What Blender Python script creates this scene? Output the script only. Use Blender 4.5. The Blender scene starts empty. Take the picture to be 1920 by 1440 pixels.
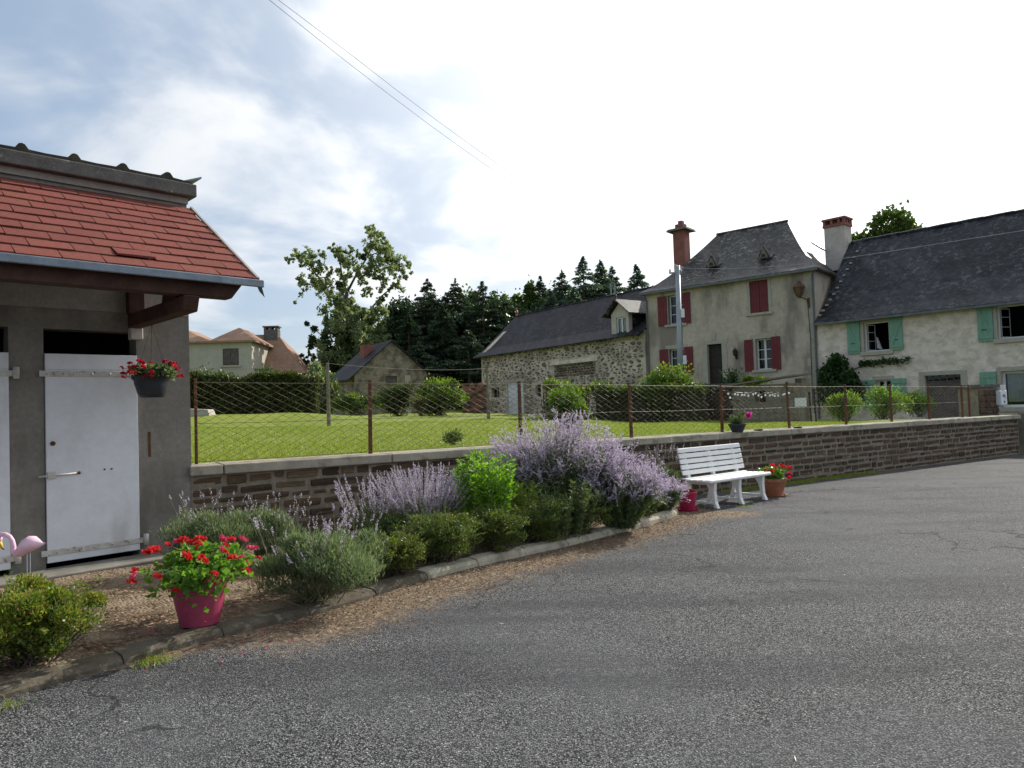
import bpy, math, random
import numpy as np
from mathutils import Vector, Matrix, Quaternion

random.seed(7)
RNG = np.random.default_rng(11)
R = math.radians
scene = bpy.context.scene
COL = scene.collection

# ------------------------------------------------------------------ camera
F_PX, CX, CY = 1350.0, 960.0, 720.0          # focal length in photo pixels (photo is 1920 wide)
CAM = np.array([0.0, 0.0, 1.5])
PITCH, ROLL = math.atan(45 / F_PX), -0.034
cam_data = bpy.data.cameras.new("camera")
cam_data.sensor_width = 36.0
cam_data.lens = 36.0 * F_PX / 1920.0
cam_data.clip_start = 0.05
cam_data.clip_end = 5000.0
cam = bpy.data.objects.new("camera", cam_data)
COL.objects.link(cam)
_m = Matrix.Rotation(math.pi / 2 + PITCH, 4, 'X') @ Matrix.Rotation(ROLL, 4, 'Z')
_m.translation = Vector(CAM)
cam.matrix_world = _m
scene.camera = cam

# ------------------------------------------------------------------ sky, sun, exposure
SUN_AZ, SUN_EL = R(43.0), R(32.0)            # azimuth clockwise from +Y
SUN_DIR = Vector((math.sin(SUN_AZ) * math.cos(SUN_EL), math.cos(SUN_AZ) * math.cos(SUN_EL), math.sin(SUN_EL)))
world = bpy.data.worlds.new("World")
scene.world = world
world.use_nodes = True
nt = world.node_tree
nt.nodes.clear()
def wn(t, **k):
    n = nt.nodes.new(t)
    for a, b in k.items():
        setattr(n, a, b)
    return n
def wl(a, b):
    nt.links.new(a, b)
def wmath(op, a, b=None):
    n = wn('ShaderNodeMath', operation=op)
    for i, v in enumerate((a, b)):
        if v is None: continue
        if isinstance(v, (int, float)): n.inputs[i].default_value = v
        else: wl(v, n.inputs[i])
    return n.outputs[0]
sky = wn('ShaderNodeTexSky', sky_type='NISHITA', sun_disc=False, sun_elevation=SUN_EL, sun_rotation=SUN_AZ,
         air_density=1.0, dust_density=2.0, ozone_density=1.0, altitude=350.0)
tc = wn('ShaderNodeTexCoord')
sep = wn('ShaderNodeSeparateXYZ'); wl(tc.outputs['Generated'], sep.inputs[0])
zz = wmath('ADD', wmath('MAXIMUM', sep.outputs['Z'], 0.0), 0.22)
comb = wn('ShaderNodeCombineXYZ')
wl(wmath('DIVIDE', sep.outputs['X'], zz), comb.inputs[0])
wl(wmath('DIVIDE', sep.outputs['Y'], zz), comb.inputs[1])
cn = wn('ShaderNodeTexNoise'); cn.inputs['Scale'].default_value = 1.6; cn.inputs['Detail'].default_value = 6.0
cn.inputs['Roughness'].default_value = 0.52; cn.inputs['Distortion'].default_value = 0.35
wl(comb.outputs[0], cn.inputs['Vector'])
cramp = wn('ShaderNodeMapRange', interpolation_type='SMOOTHSTEP')
cramp.inputs['From Min'].default_value = 0.43; cramp.inputs['From Max'].default_value = 0.64
wl(cn.outputs['Fac'], cramp.inputs['Value'])
# thin bright cloud scatters the sun forward: the veil gets brighter and denser towards the sun
dot = wn('ShaderNodeVectorMath', operation='DOT_PRODUCT'); wl(tc.outputs['Generated'], dot.inputs[0])
dot.inputs[1].default_value = SUN_DIR
glow = wmath('POWER', wmath('MAXIMUM', dot.outputs['Value'], 0.0), 3.6)
cfac = wmath('MINIMUM', wmath('ADD', wmath('MULTIPLY', cramp.outputs[0], 0.85), wmath('MULTIPLY', glow, 1.75)), 1.0)
cbright = wmath('ADD', 7.4, wmath('MULTIPLY', glow, 9.0))
ccol = wn('ShaderNodeVectorMath', operation='SCALE'); ccol.inputs[0].default_value = (0.97, 1.0, 1.04)
wl(cbright, ccol.inputs['Scale'])
base = wn('ShaderNodeVectorMath', operation='MULTIPLY_ADD')
wl(sky.outputs[0], base.inputs[0]); base.inputs[1].default_value = (0.5, 0.5, 0.5); base.inputs[2].default_value = (2.1, 2.75, 3.6)
mix = wn('ShaderNodeMix', data_type='VECTOR'); wl(cfac, mix.inputs[0])
wl(base.outputs[0], mix.inputs[4]); wl(ccol.outputs[0], mix.inputs[5])
bg = wn('ShaderNodeBackground'); bg.inputs['Strength'].default_value = 0.10
wl(mix.outputs[1], bg.inputs['Color'])
wo = wn('ShaderNodeOutputWorld'); wl(bg.outputs[0], wo.inputs['Surface'])

sun_data = bpy.data.lights.new("sun", 'SUN')
sun_data.energy = 4.8
sun_data.angle = R(0.6)
sun_data.color = (1.0, 0.94, 0.84)
sun = bpy.data.objects.new("sun", sun_data)
sun.rotation_euler = (-SUN_DIR).to_track_quat('-Z', 'Y').to_euler()
COL.objects.link(sun)

vs = scene.view_settings
vs.view_transform = 'Standard'; vs.look = 'None'; vs.gamma = 1.0; vs.use_curve_mapping = False
vs.exposure = 0.25

# ------------------------------------------------------------------ layout helpers (world metres)
_RM = np.array(_m.to_3x3())
def ray(x, y):
    return _RM @ np.array([(x - CX) / F_PX, -(y - CY) / F_PX, -1.0])
def at(x, y, Y):
    d = ray(x, y); return CAM + d * (Y / d[1])
def zr(X, Y):                                   # the road falls gently to the right and away
    return -0.008 * (0.83 * X + 0.56 * Y)
def G(x, y, dz=0.0):
    d = ray(x, y); n = np.array([.008 * .83, .008 * .56, 1.0])
    return CAM + d * ((dz - n @ CAM) / (n @ d))
WA = R(34.0)
WU = np.array([math.cos(WA), math.sin(WA)]); WV = np.array([-math.sin(WA), math.cos(WA)])
WC = np.array([-3.52, 7.85])
def wall_xy(u, v):
    p = WC + WU * u + WV * v; return float(p[0]), float(p[1])
def wall_top(u): return 0.985 - 0.0062 * u
CTRL = [(*wall_xy(u, .3), wall_top(u) - .05) for u in range(-4, 20, 2)] + [
    (-8.9, 26, 1.6), (-11, 25, 1.62), (-5.75, 22.5, 1.12), (-1, 28, 1.12), (3.9, 33, 1.0), (-2.1, 50, 1.02),
    (1.3, 46, .98), (7, 27, .82), (8.8, 25, .74), (16.6, 29, .35), (1.1, 14, 1.0), (-5.6, 36, 1.4), (-3.4, 34, 1.28),
    (12, 27, .62), (13, 21.5, .72), (19, 26, .1), (22, 24, -.1), (20, 22, -.2), (26, 30, 0), (30, 22, -.3),
    (-15, 20, 1.5), (-20, 40, 2), (-30, 60, 3), (0, 75, 2.2), (30, 70, 2.0), (60, 50, 1), (-60, 100, 3), (60, 120, 3)]
_C = np.array(CTRL)
def hl(X, Y):
    X = np.atleast_1d(np.asarray(X, float)); Y = np.atleast_1d(np.asarray(Y, float))
    d2 = (X[:, None] - _C[None, :, 0]) ** 2 + (Y[:, None] - _C[None, :, 1]) ** 2 + .6
    w = d2 ** -1.6
    return (w * _C[None, :, 2]).sum(1) / w.sum(1)
def lawn_z(X, Y): return float(hl(X, Y)[0])

# ------------------------------------------------------------------ materials
def newmat(name):
    m = bpy.data.materials.new(name); m.use_nodes = True
    t = m.node_tree; t.nodes.clear()
    return m, t
class NT:
    def __init__(s, t): s.t = t
    def n(s, typ, **k):
        q = s.t.nodes.new(typ)
        for a, b in k.items(): setattr(q, a, b)
        return q
    def l(s, a, b): s.t.links.new(a, b)
    def math(s, op, a, b=None, c=None):
        q = s.n('ShaderNodeMath', operation=op)
        for i, v in enumerate((a, b, c)):
            if v is None: continue
            if isinstance(v, (int, float)): q.inputs[i].default_value = v
            else: s.l(v, q.inputs[i])
        return q.outputs[0]
    def noise(s, vec, scale, detail=4, rough=.55):
        q = s.n('ShaderNodeTexNoise'); q.inputs['Scale'].default_value = scale
        q.inputs['Detail'].default_value = detail; q.inputs['Roughness'].default_value = rough
        if vec is not None: s.l(vec, q.inputs['Vector'])
        return q.outputs['Fac']
    def ramp(s, fac, stops):
        q = s.n('ShaderNodeValToRGB')
        e = q.color_ramp.elements
        while len(e) < len(stops): e.new(.5)
        for i, (p, c) in enumerate(stops):
            e[i].position = p; e[i].color = (*c, 1)
        s.l(fac, q.inputs[0]); return q.outputs[0]
    def mixc(s, fac, a, b, blend='MIX'):
        q = s.n('ShaderNodeMix', data_type='RGBA', blend_type=blend)
        for i, v in ((0, fac), (6, a), (7, b)):
            if isinstance(v, (int, float)): q.inputs[i].default_value = v
            elif isinstance(v, tuple): q.inputs[i].default_value = (*v, 1)
            else: s.l(v, q.inputs[i])
        return q.outputs[2]
    def sstep(s, v, a, b):
        q = s.n('ShaderNodeMapRange', interpolation_type='SMOOTHSTEP'); s.l(v, q.inputs[0])
        q.inputs[1].default_value = a; q.inputs[2].default_value = b
        return q.outputs[0]
    def out(s, sh):
        o = s.n('ShaderNodeOutputMaterial'); s.l(sh, o.inputs[0])
    def bump(s, h, strength, dist=.01):
        q = s.n('ShaderNodeBump'); q.inputs['Strength'].default_value = strength; q.inputs['Distance'].default_value = dist
        s.l(h, q.inputs['Height']); return q.outputs[0]
    def pbsdf(s, col, rough=.8, spec=.3, metal=0, normal=None):
        q = s.n('ShaderNodeBsdfPrincipled')
        if isinstance(col, tuple): q.inputs['Base Color'].default_value = (*col, 1)
        else: s.l(col, q.inputs['Base Color'])
        if isinstance(rough, (int, float)): q.inputs['Roughness'].default_value = rough
        else: s.l(rough, q.inputs['Roughness'])
        q.inputs['Specular IOR Level'].default_value = spec; q.inputs['Metallic'].default_value = metal
        if normal is not None: s.l(normal, q.inputs['Normal'])
        return q.outputs[0]

def surf(name, c1, c2, scale=3.0, rough=.85, spec=.25, bump=.3, bscale=40, bdist=.01, metal=0, stain=None, sscale=(1, 1, 1),
         samt=.6, srange=(.5, .72), randv=0.0, island=False, hue=.03):
    """noise-mixed surface; stain = darker/lighter patches with a shape of their own"""
    m, t = newmat(name); k = NT(t)
    co = k.n('ShaderNodeTexCoord').outputs['Object']
    col = k.ramp(k.noise(co, scale, 6, .6), [(.3, c1), (.7, c2)])
    gr = k.noise(co, scale * 9, 5, .7)
    col = k.mixc(.5, col, k.ramp(gr, [(.3, (.34, .34, .34)), (.7, (.66, .66, .66))]), 'OVERLAY')
    if stain:
        mp = k.n('ShaderNodeMapping'); k.l(co, mp.inputs[0]); mp.inputs['Scale'].default_value = sscale
        f = k.sstep(k.noise(mp.outputs[0], 1.0, 6, .6), *srange)
        col = k.mixc(k.math('MULTIPLY', f, samt), col, stain)
    if randv:
        rnd = k.n('ShaderNodeNewGeometry').outputs['Random Per Island'] if island else k.n('ShaderNodeObjectInfo').outputs['Random']
        hv = k.n('ShaderNodeHueSaturation'); k.l(col, hv.inputs['Color'])
        k.l(k.math('MULTIPLY_ADD', rnd, 2 * randv, 1 - randv), hv.inputs['Value'])
        k.l(k.math('MULTIPLY_ADD', k.math('FRACT', k.math('MULTIPLY', rnd, 7.13)), hue, .5 - hue / 2), hv.inputs['Hue'])
        col = hv.outputs[0]
    nrm = k.bump(k.noise(co, bscale, 5, .65), bump, bdist) if bump else None
    k.out(k.pbsdf(col, rough, spec, metal, nrm))
    return m
def leafmat(name, cols, trans=.35, rough=.45, spec=.35, tcol=1.35):
    m, t = newmat(name); k = NT(t)
    g = k.n('ShaderNodeNewGeometry').outputs['Random Per Island']
    n = len(cols); col = k.ramp(g, [(i / max(1, n - 1), c) for i, c in enumerate(cols)])
    p = k.pbsdf(col, rough, spec)
    tr = k.n('ShaderNodeBsdfTranslucent')
    sc = k.n('ShaderNodeVectorMath', operation='MULTIPLY'); k.l(col, sc.inputs[0]); sc.inputs[1].default_value = (tcol, tcol * 1.05, tcol * .6)
    k.l(sc.outputs[0], tr.inputs[0])
    mx = k.n('ShaderNodeMixShader'); mx.inputs[0].default_value = trans
    k.l(p, mx.inputs[1]); k.l(tr.outputs[0], mx.inputs[2]); k.out(mx.outputs[0])
    return m
def petalmat(name, cols, trans=.4):
    m, t = newmat(name); k = NT(t)
    g = k.n('ShaderNodeNewGeometry').outputs['Random Per Island']
    n = len(cols); col = k.ramp(g, [(i / max(1, n - 1), c) for i, c in enumerate(cols)])
    p = k.pbsdf(col, .6, .2); tr = k.n('ShaderNodeBsdfTranslucent'); k.l(col, tr.inputs[0])
    mx = k.n('ShaderNodeMixShader'); mx.inputs[0].default_value = trans
    k.l(p, mx.inputs[1]); k.l(tr.outputs[0], mx.inputs[2]); k.out(mx.outputs[0])
    return m
def slatemat(name, c1, c2, lichen, course=.13, width=.22, lic=.5, sheen=.35):
    m, t = newmat(name); k = NT(t)
    co = k.n('ShaderNodeTexCoord').outputs['Object']
    s = k.n('ShaderNodeSeparateXYZ'); k.l(co, s.inputs[0])
    cb = k.n('ShaderNodeCombineXYZ'); k.l(k.math('ADD', s.outputs[0], s.outputs[1]), cb.inputs[0]); k.l(s.outputs[2], cb.inputs[1])
    br = k.n('ShaderNodeTexBrick'); k.l(cb.outputs[0], br.inputs[0])
    br.inputs['Scale'].default_value = 1; br.inputs['Brick Width'].default_value = width; br.inputs['Row Height'].default_value = course * .75
    br.inputs['Mortar Size'].default_value = .012; br.inputs['Mortar Smooth'].default_value = .3
    br.inputs['Color1'].default_value = (*c1, 1); br.inputs['Color2'].default_value = (*c2, 1)
    br.inputs['Mortar'].default_value = tuple(x * .45 for x in c1) + (1,)
    mp = k.n('ShaderNodeMapping'); k.l(cb.outputs[0], mp.inputs[0]); mp.inputs['Scale'].default_value = (1.2, .35, 1)
    st = k.sstep(k.noise(mp.outputs[0], 1.0, 5, .6), .42, .68)
    col = k.mixc(k.math('MULTIPLY', st, .7), br.outputs['Color'], tuple(x * 1.7 for x in c2))
    dk = k.sstep(k.noise(co, 1.7, 5, .65), .45, .65)
    col = k.mixc(k.math('MULTIPLY', dk, .75), col, tuple(x * .5 for x in c1))
    big = k.sstep(k.noise(co, .8, 4, .6), .4, .6)
    lf = k.math('MULTIPLY', k.sstep(k.noise(co, 5, 6, .75), .50, .61), k.math('MULTIPLY_ADD', big, .7, .3))
    col = k.mixc(k.math('MULTIPLY', lf, lic), col, lichen)
    h = k.math('ADD', br.outputs['Fac'], k.math('MULTIPLY', k.noise(co, 25, 4, .7), -.8))
    inv = k.math('MULTIPLY', h, -1.0)
    k.out(k.pbsdf(col, k.math('MULTIPLY_ADD', lf, .3, .5), sheen, 0, k.bump(inv, .55, .02)))
    return m

# ------------------------------------------------------------------ mesh builders
def link(name, me, mat=None, parent=None):
    o = bpy.data.objects.new(name, me); COL.objects.link(o)
    if mat is not None and me is not None and not me.materials: me.materials.append(mat)
    if parent is not None: o.parent = parent
    return o
class MB:
    def __init__(s): s.v = []; s.f = []
    def poly(s, pts):
        b = len(s.v); s.v += [tuple(map(float, p)) for p in pts]; s.f.append(tuple(range(b, b + len(pts)))); return s
    def box(s, x0, x1, y0, y1, z0, z1):
        b = len(s.v)
        s.v += [(x, y, z) for z in (z0, z1) for y in (y0, y1) for x in (x0, x1)]
        for q in ((0, 2, 3, 1), (4, 5, 7, 6), (0, 1, 5, 4), (2, 6, 7, 3), (0, 4, 6, 2), (1, 3, 7, 5)):
            s.f.append(tuple(b + i for i in q))
        return s
    def hexa(s, bot, top):                          # two matching rings of points
        b = len(s.v); n = len(bot)
        s.v += [tuple(map(float, p)) for p in bot] + [tuple(map(float, p)) for p in top]
        s.f.append(tuple(b + i for i in reversed(range(n)))); s.f.append(tuple(b + n + i for i in range(n)))
        for i in range(n):
            j = (i + 1) % n; s.f.append((b + i, b + j, b + n + j, b + n + i))
        return s
    def tube(s, pts, r, n=6):
        pts = [Vector(p) for p in pts]; m = len(pts)
        rs = r if isinstance(r, (list, tuple)) else [r] * m
        b = len(s.v); up = Vector((0, 0, 1))
        d0 = (pts[-1] - pts[0]).normalized()
        if abs(d0.z) > .9: up = Vector((1, 0, 0))
        for i, p in enumerate(pts):
            d = (pts[min(i + 1, m - 1)] - pts[max(i - 1, 0)]).normalized()
            a = d.cross(up).normalized(); c = a.cross(d)
            for k in range(n):
                t = 2 * math.pi * k / n
                s.v.append(tuple(p + (a * math.cos(t) + c * math.sin(t)) * rs[i]))
        for i in range(m - 1):
            for k in range(n):
                j = (k + 1) % n
                s.f.append((b + i * n + k, b + i * n + j, b + (i + 1) * n + j, b + (i + 1) * n + k))
        s.f.append(tuple(b + k for k in reversed(range(n)))); s.f.append(tuple(b + (m - 1) * n + k for k in range(n)))
        return s
    def lathe(s, prof, n=24, c=(0, 0, 0)):
        b = len(s.v); m = len(prof)
        for r, z in prof:
            for k in range(n):
                t = 2 * math.pi * k / n; s.v.append((c[0] + r * math.cos(t), c[1] + r * math.sin(t), c[2] + z))
        for i in range(m - 1):
            for k in range(n):
                j = (k + 1) % n; s.f.append((b + i * n + k, b + i * n + j, b + (i + 1) * n + j, b + (i + 1) * n + k))
        return s
    def ball(s, c, r, n=12, m=8):
        rx, ry, rz_ = r if isinstance(r, (tuple, list)) else (r, r, r)
        b = len(s.v)
        for i in range(m + 1):
            a = math.pi * i / m - math.pi / 2
            for k in range(n):
                t = 2 * math.pi * k / n
                s.v.append((c[0] + rx * math.cos(a) * math.cos(t), c[1] + ry * math.cos(a) * math.sin(t), c[2] + rz_ * math.sin(a)))
        for i in range(m):
            for k in range(n):
                j = (k + 1) % n; s.f.append((b + i * n + k, b + i * n + j, b + (i + 1) * n + j, b + (i + 1) * n + k))
        return s
    def mesh(s, name, smooth=False):
        me = bpy.data.meshes.new(name); me.from_pydata(s.v, [], s.f)
        if smooth: me.polygons.foreach_set('use_smooth', [True] * len(me.polygons))
        me.update(); return me
    def build(s, name, mat, parent=None, smooth=False, bevel=0.0, kind=None):
        o = link(name, s.mesh(name, smooth), mat, parent)
        if bevel:
            md = o.modifiers.new('bevel', 'BEVEL'); md.width = bevel; md.segments = 2; md.limit_method = 'ANGLE'
        if kind: o['kind'] = kind
        return o
def tag(o, label, cat, group=None):
    o['label'] = label; o['category'] = cat
    if group: o['group'] = group
    return o
def thing(name, label, cat, loc=(0, 0, 0), rz=0.0, group=None):
    o = bpy.data.objects.new(name, None); o.empty_display_size = .2; COL.objects.link(o)
    o.location = tuple(float(c) for c in loc); o.rotation_euler = (0, 0, rz)
    return tag(o, label, cat, group)
def struct(o): o['kind'] = 'structure'; return o
def part(mesh, name, parent, loc=(0, 0, 0), rot=(0, 0, 0), scale=(1, 1, 1)):   # alike pieces share mesh data
    o = bpy.data.objects.new(name, mesh); COL.objects.link(o); o.parent = parent
    o.location = loc; o.rotation_euler = rot; o.scale = scale
    return o
def holed_wall(mb, x0, x1, z0, z1, y0, y1, holes):
    """wall slab with rectangular openings (x0,x1,z0,z1), with reveals"""
    xs = sorted({x0, x1, *[h[0] for h in holes], *[h[1] for h in holes]}); zs = sorted({z0, z1, *[h[2] for h in holes], *[h[3] for h in holes]})
    def inside(x, z): return any(h[0] < x < h[1] and h[2] < z < h[3] for h in holes)
    for i in range(len(xs) - 1):
        for j in range(len(zs) - 1):
            a, b, c, d = xs[i], xs[i + 1], zs[j], zs[j + 1]
            if inside((a + b) / 2, (c + d) / 2): continue
            mb.poly([(a, y0, c), (b, y0, c), (b, y0, d), (a, y0, d)]); mb.poly([(b, y1, c), (a, y1, c), (a, y1, d), (b, y1, d)])
    for a, b, c, d in holes:
        mb.poly([(a, y0, c), (a, y0, d), (a, y1, d), (a, y1, c)]); mb.poly([(b, y0, d), (b, y0, c), (b, y1, c), (b, y1, d)])
        mb.poly([(a, y0, d), (b, y0, d), (b, y1, d), (a, y1, d)]); mb.poly([(b, y0, c), (a, y0, c), (a, y1, c), (b, y1, c)])
    mb.poly([(x0, y0, z1), (x1, y0, z1), (x1, y1, z1), (x0, y1, z1)])
    mb.poly([(x0, y1, z0), (x0, y0, z0), (x0, y0, z1), (x0, y1, z1)]); mb.poly([(x1, y0, z0), (x1, y1, z0), (x1, y1, z1), (x1, y0, z1)])
    return mb

# ---- foliage: many small faces
def raw_mesh(name, V, Q, mat, parent=None, kind=None):
    me = bpy.data.meshes.new(name); n, k = Q.shape
    me.vertices.add(len(V)); me.vertices.foreach_set('co', np.ascontiguousarray(V, dtype=np.float32).ravel())
    me.loops.add(n * k); me.loops.foreach_set('vertex_index', np.ascontiguousarray(Q, dtype=np.int32).ravel())
    me.polygons.add(n); me.polygons.foreach_set('loop_start', np.arange(0, n * k, k, dtype=np.int32))
    me.update(calc_edges=True); me.validate()
    o = link(name, me, mat, parent)
    if kind: o['kind'] = kind
    return o
def unit(a): return a / (np.linalg.norm(a, axis=1, keepdims=True) + 1e-9)
def rdir(n): return unit(RNG.normal(size=(n, 3)))
def leaves_vq(P, A, L, W, bend=.15):
    """diamond leaves: P centre, A long axis (unit), L length, W width"""
    n = len(P); B = unit(np.cross(A, rdir(n))); N = np.cross(A, B)
    L = np.broadcast_to(np.asarray(L, float), (n,))[:, None]; W = np.broadcast_to(np.asarray(W, float), (n,))[:, None]
    V = np.stack([P - A * L / 2, P + B * W / 2 + N * W * bend, P + A * L / 2, P - B * W / 2 + N * W * bend], 1).reshape(-1, 3)
    return V, np.arange(4 * n).reshape(n, 4)
def leaves(name, P, A, L, W, mat, parent=None, kind=None, bend=.15):
    V, Q = leaves_vq(P, A, L, W, bend); return raw_mesh(name, V, Q, mat, parent, kind)
def sticks(name, P0, P1, r0, r1, mat, parent=None, kind=None):
    n = len(P0); D_ = unit(P1 - P0); B = unit(np.cross(D_, rdir(n))); N = np.cross(D_, B)
    r0 = np.broadcast_to(np.asarray(r0, float), (n,))[:, None]; r1 = np.broadcast_to(np.asarray(r1, float), (n,))[:, None]
    vs_ = []
    for P, r in ((P0, r0), (P1, r1)):
        for a in (0, 2.094, 4.189): vs_.append(P + (B * math.cos(a) + N * math.sin(a)) * r)
    V = np.stack(vs_, 1).reshape(-1, 3); b = np.arange(n)[:, None] * 6
    Q = np.concatenate([b + np.array([[0, 1, 4, 3]]), b + np.array([[1, 2, 5, 4]]), b + np.array([[2, 0, 3, 5]])], 0)
    return raw_mesh(name, V, Q, mat, parent, kind)
def blob_points(n, c, r, K=14, sub=.42, shell=.5, zmin=None):
    """points clustered in sub-clumps spread through an ellipsoid"""
    c = np.asarray(c, float); r = np.asarray(r, float)
    d = rdir(K); cc = d * (RNG.random((K, 1)) ** .45) * (1 - sub * .8)
    rs = sub * RNG.uniform(.45, 1.35, K)
    cc = cc * RNG.uniform(.8, 1.22, (K, 1))
    i = RNG.integers(0, K, n); dd = rdir(n)
    p = cc[i] + dd * (rs[i] * (shell + (1 - shell) * RNG.random(n)) )[:, None]
    st = RNG.random(n) < .06; p[st] *= RNG.uniform(1.0, 1.2, (st.sum(), 1))
    P = c + p * r
    if zmin is not None:
        k = P[:, 2] > zmin; P = P[k]; dd = dd[k]
    return P, dd
def bushy(P, O, up=.5, rnd=.8):
    return unit(O + np.array([0, 0, up]) + rdir(len(P)) * rnd)

# ------------------------------------------------------------------ material set
def asphalt():
    m, t = newmat('asphalt'); k = NT(t)
    co = k.n('ShaderNodeTexCoord').outputs['Object']
    v = k.n('ShaderNodeTexVoronoi'); v.inputs['Scale'].default_value = 120; k.l(co, v.inputs['Vector'])
    v2 = k.n('ShaderNodeTexVoronoi'); v2.inputs['Scale'].default_value = 34; k.l(co, v2.inputs['Vector'])
    sp = k.n('ShaderNodeSeparateColor'); k.l(v.outputs['Color'], sp.inputs[0])
    stone = k.ramp(sp.outputs[0], [(0, (.034, .034, .035)), (.4, (.102, .102, .102)), (.75, (.19, .19, .188)), (.96, (.25, .25, .245)), (1, (.45, .45, .43))])
    gap = k.sstep(v.outputs['Distance'], .42, .7)
    col = k.mixc(gap, stone, (.016, .016, .018))
    big = k.noise(co, .35, 5, .6)
    mp = k.n('ShaderNodeMapping'); k.l(co, mp.inputs[0]); mp.inputs['Rotation'].default_value = (0, 0, R(-38)); mp.inputs['Scale'].default_value = (.22, 1.3, 1)
    track = k.noise(mp.outputs[0], 1.0, 5, .6)
    col = k.mixc(k.math('MULTIPLY', k.sstep(big, .42, .62), .4), col, (.115, .116, .12))
    col = k.mixc(k.math('MULTIPLY', k.sstep(track, .47, .65), .42), col, (.034, .034, .038))
    col = k.mixc(k.math('MULTIPLY', k.sstep(k.noise(co, 1.1, 6, .7), .56, .70), .35), col, (.03, .03, .032))
    wear = k.noise(co, 3.0, 4, .6)
    col = k.mixc(k.math('MULTIPLY', k.sstep(wear, .5, .75), .3), col, (.05, .05, .055))
    cw = k.n('ShaderNodeVectorMath', operation='ADD'); k.l(co, cw.inputs[0]); nv = k.n('ShaderNodeTexNoise'); nv.inputs['Scale'].default_value = 1.3; nv.inputs['Detail'].default_value = 5; k.l(co, nv.inputs['Vector']); k.l(nv.outputs['Color'], cw.inputs[1])
    vc = k.n('ShaderNodeTexVoronoi', feature='DISTANCE_TO_EDGE'); vc.inputs['Scale'].default_value = .42; k.l(cw.outputs[0], vc.inputs['Vector'])
    crack = k.math('MULTIPLY', k.math('SUBTRACT', 1.0, k.sstep(vc.outputs['Distance'], .002, .012)), k.sstep(k.noise(co, .6, 3), .5, .6))
    col = k.mixc(k.math('MULTIPLY', crack, .75), col, (.015, .015, .016))
    at_ = k.n('ShaderNodeAttribute', attribute_name='dirt').outputs['Fac']
    dn = k.math('ADD', at_, k.math('MULTIPLY_ADD', k.noise(co, 7, 6, .7), .9, -.45))
    df = k.math('MULTIPLY', k.sstep(dn, .28, .75), .85)
    v3 = k.n('ShaderNodeTexVoronoi'); v3.inputs['Scale'].default_value = 55; k.l(co, v3.inputs['Vector'])
    s3 = k.n('ShaderNodeSeparateColor'); k.l(v3.outputs['Color'], s3.inputs[0])
    dirt = k.ramp(s3.outputs[0], [(0, (.07, .047, .03)), (.5, (.18, .125, .078)), (.9, (.27, .195, .125)), (1, (.44, .35, .25))])
    col = k.mixc(df, col, dirt)
    h = k.math('ADD', k.math('MULTIPLY', v.outputs['Distance'], -1.0), k.math('MULTIPLY', v2.outputs['Distance'], -.12))
    k.out(k.pbsdf(col, k.math('MULTIPLY_ADD', sp.outputs[1], .2, .75), .08, 0, k.bump(h, .6, .009)))
    return m
def lawnmat():
    m, t = newmat('lawn_grass'); k = NT(t)
    co = k.n('ShaderNodeTexCoord').outputs['Object']
    mp = k.n('ShaderNodeMapping'); k.l(co, mp.inputs[0]); mp.inputs['Scale'].default_value = (1, 1, .2)
    a = k.noise(mp.outputs[0], 1.9, 7, .72); b = k.noise(mp.outputs[0], 22, 5, .7); c = k.noise(mp.outputs[0], .25, 3, .5)
    col = k.ramp(a, [(.28, (.10, .155, .016)), (.5, (.18, .23, .025)), (.72, (.27, .27, .048))])
    col = k.mixc(k.math('MULTIPLY', k.sstep(b, .42, .7), .45), col, (.09, .15, .018))
    col = k.mixc(k.math('MULTIPLY', k.sstep(c, .45, .65), .4), col, (.27, .29, .045))
    k.out(k.pbsdf(col, .8, .15, 0, k.bump(b, .9, .05)))
    return m
def soilmat():
    m, t = newmat('bed_soil'); k = NT(t)
    co = k.n('ShaderNodeTexCoord').outputs['Object']
    v = k.n('ShaderNodeTexVoronoi'); v.inputs['Scale'].default_value = 42; k.l(co, v.inputs['Vector'])
    s = k.n('ShaderNodeSeparateColor'); k.l(v.outputs['Color'], s.inputs[0])
    col = k.ramp(s.outputs[0], [(0, (.05, .033, .022)), (.5, (.12, .08, .05)), (.9, (.21, .15, .095)), (1, (.36, .28, .2))])
    col = k.mixc(k.math('MULTIPLY', k.sstep(k.noise(co, 2.2, 5, .6), .42, .62), .75), col, (.27, .21, .145))
    k.out(k.pbsdf(col, .92, .1, 0, k.bump(k.math('MULTIPLY', v.outputs['Distance'], -1.0), .8, .02)))
    return m
def brickmat():
    m, t = newmat('dark_brick'); k = NT(t)
    co = k.n('ShaderNodeTexCoord').outputs['Object']
    geo = k.n('ShaderNodeNewGeometry').outputs['Position']
    rnd = k.n('ShaderNodeObjectInfo').outputs['Random']
    isl = k.n('ShaderNodeNewGeometry').outputs['Random Per Island']
    r2 = k.math('FRACT', k.math('ADD', rnd, isl))
    col = k.ramp(r2, [(0, (.050, .035, .025)), (.3, (.088, .057, .037)), (.6, (.13, .082, .049)), (.85, (.085, .066, .048)), (1, (.18, .12, .072))])
    col = k.mixc(k.math('MULTIPLY', k.sstep(k.noise(geo, 9, 6, .7), .45, .7), .5), col, (.055, .045, .04))
    col = k.mixc(k.math('MULTIPLY', k.sstep(k.noise(geo, 14, 5, .75), .60, .72), .75), col, (.23, .20, .165))
    col = k.mixc(k.math('MULTIPLY', k.sstep(k.noise(geo, 5, 5, .75), .66, .72), .8), col, (.38, .37, .34))
    k.out(k.pbsdf(col, .9, .15, 0, k.bump(k.noise(geo, 45, 5, .7), .7, .012)))
    return m
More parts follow.
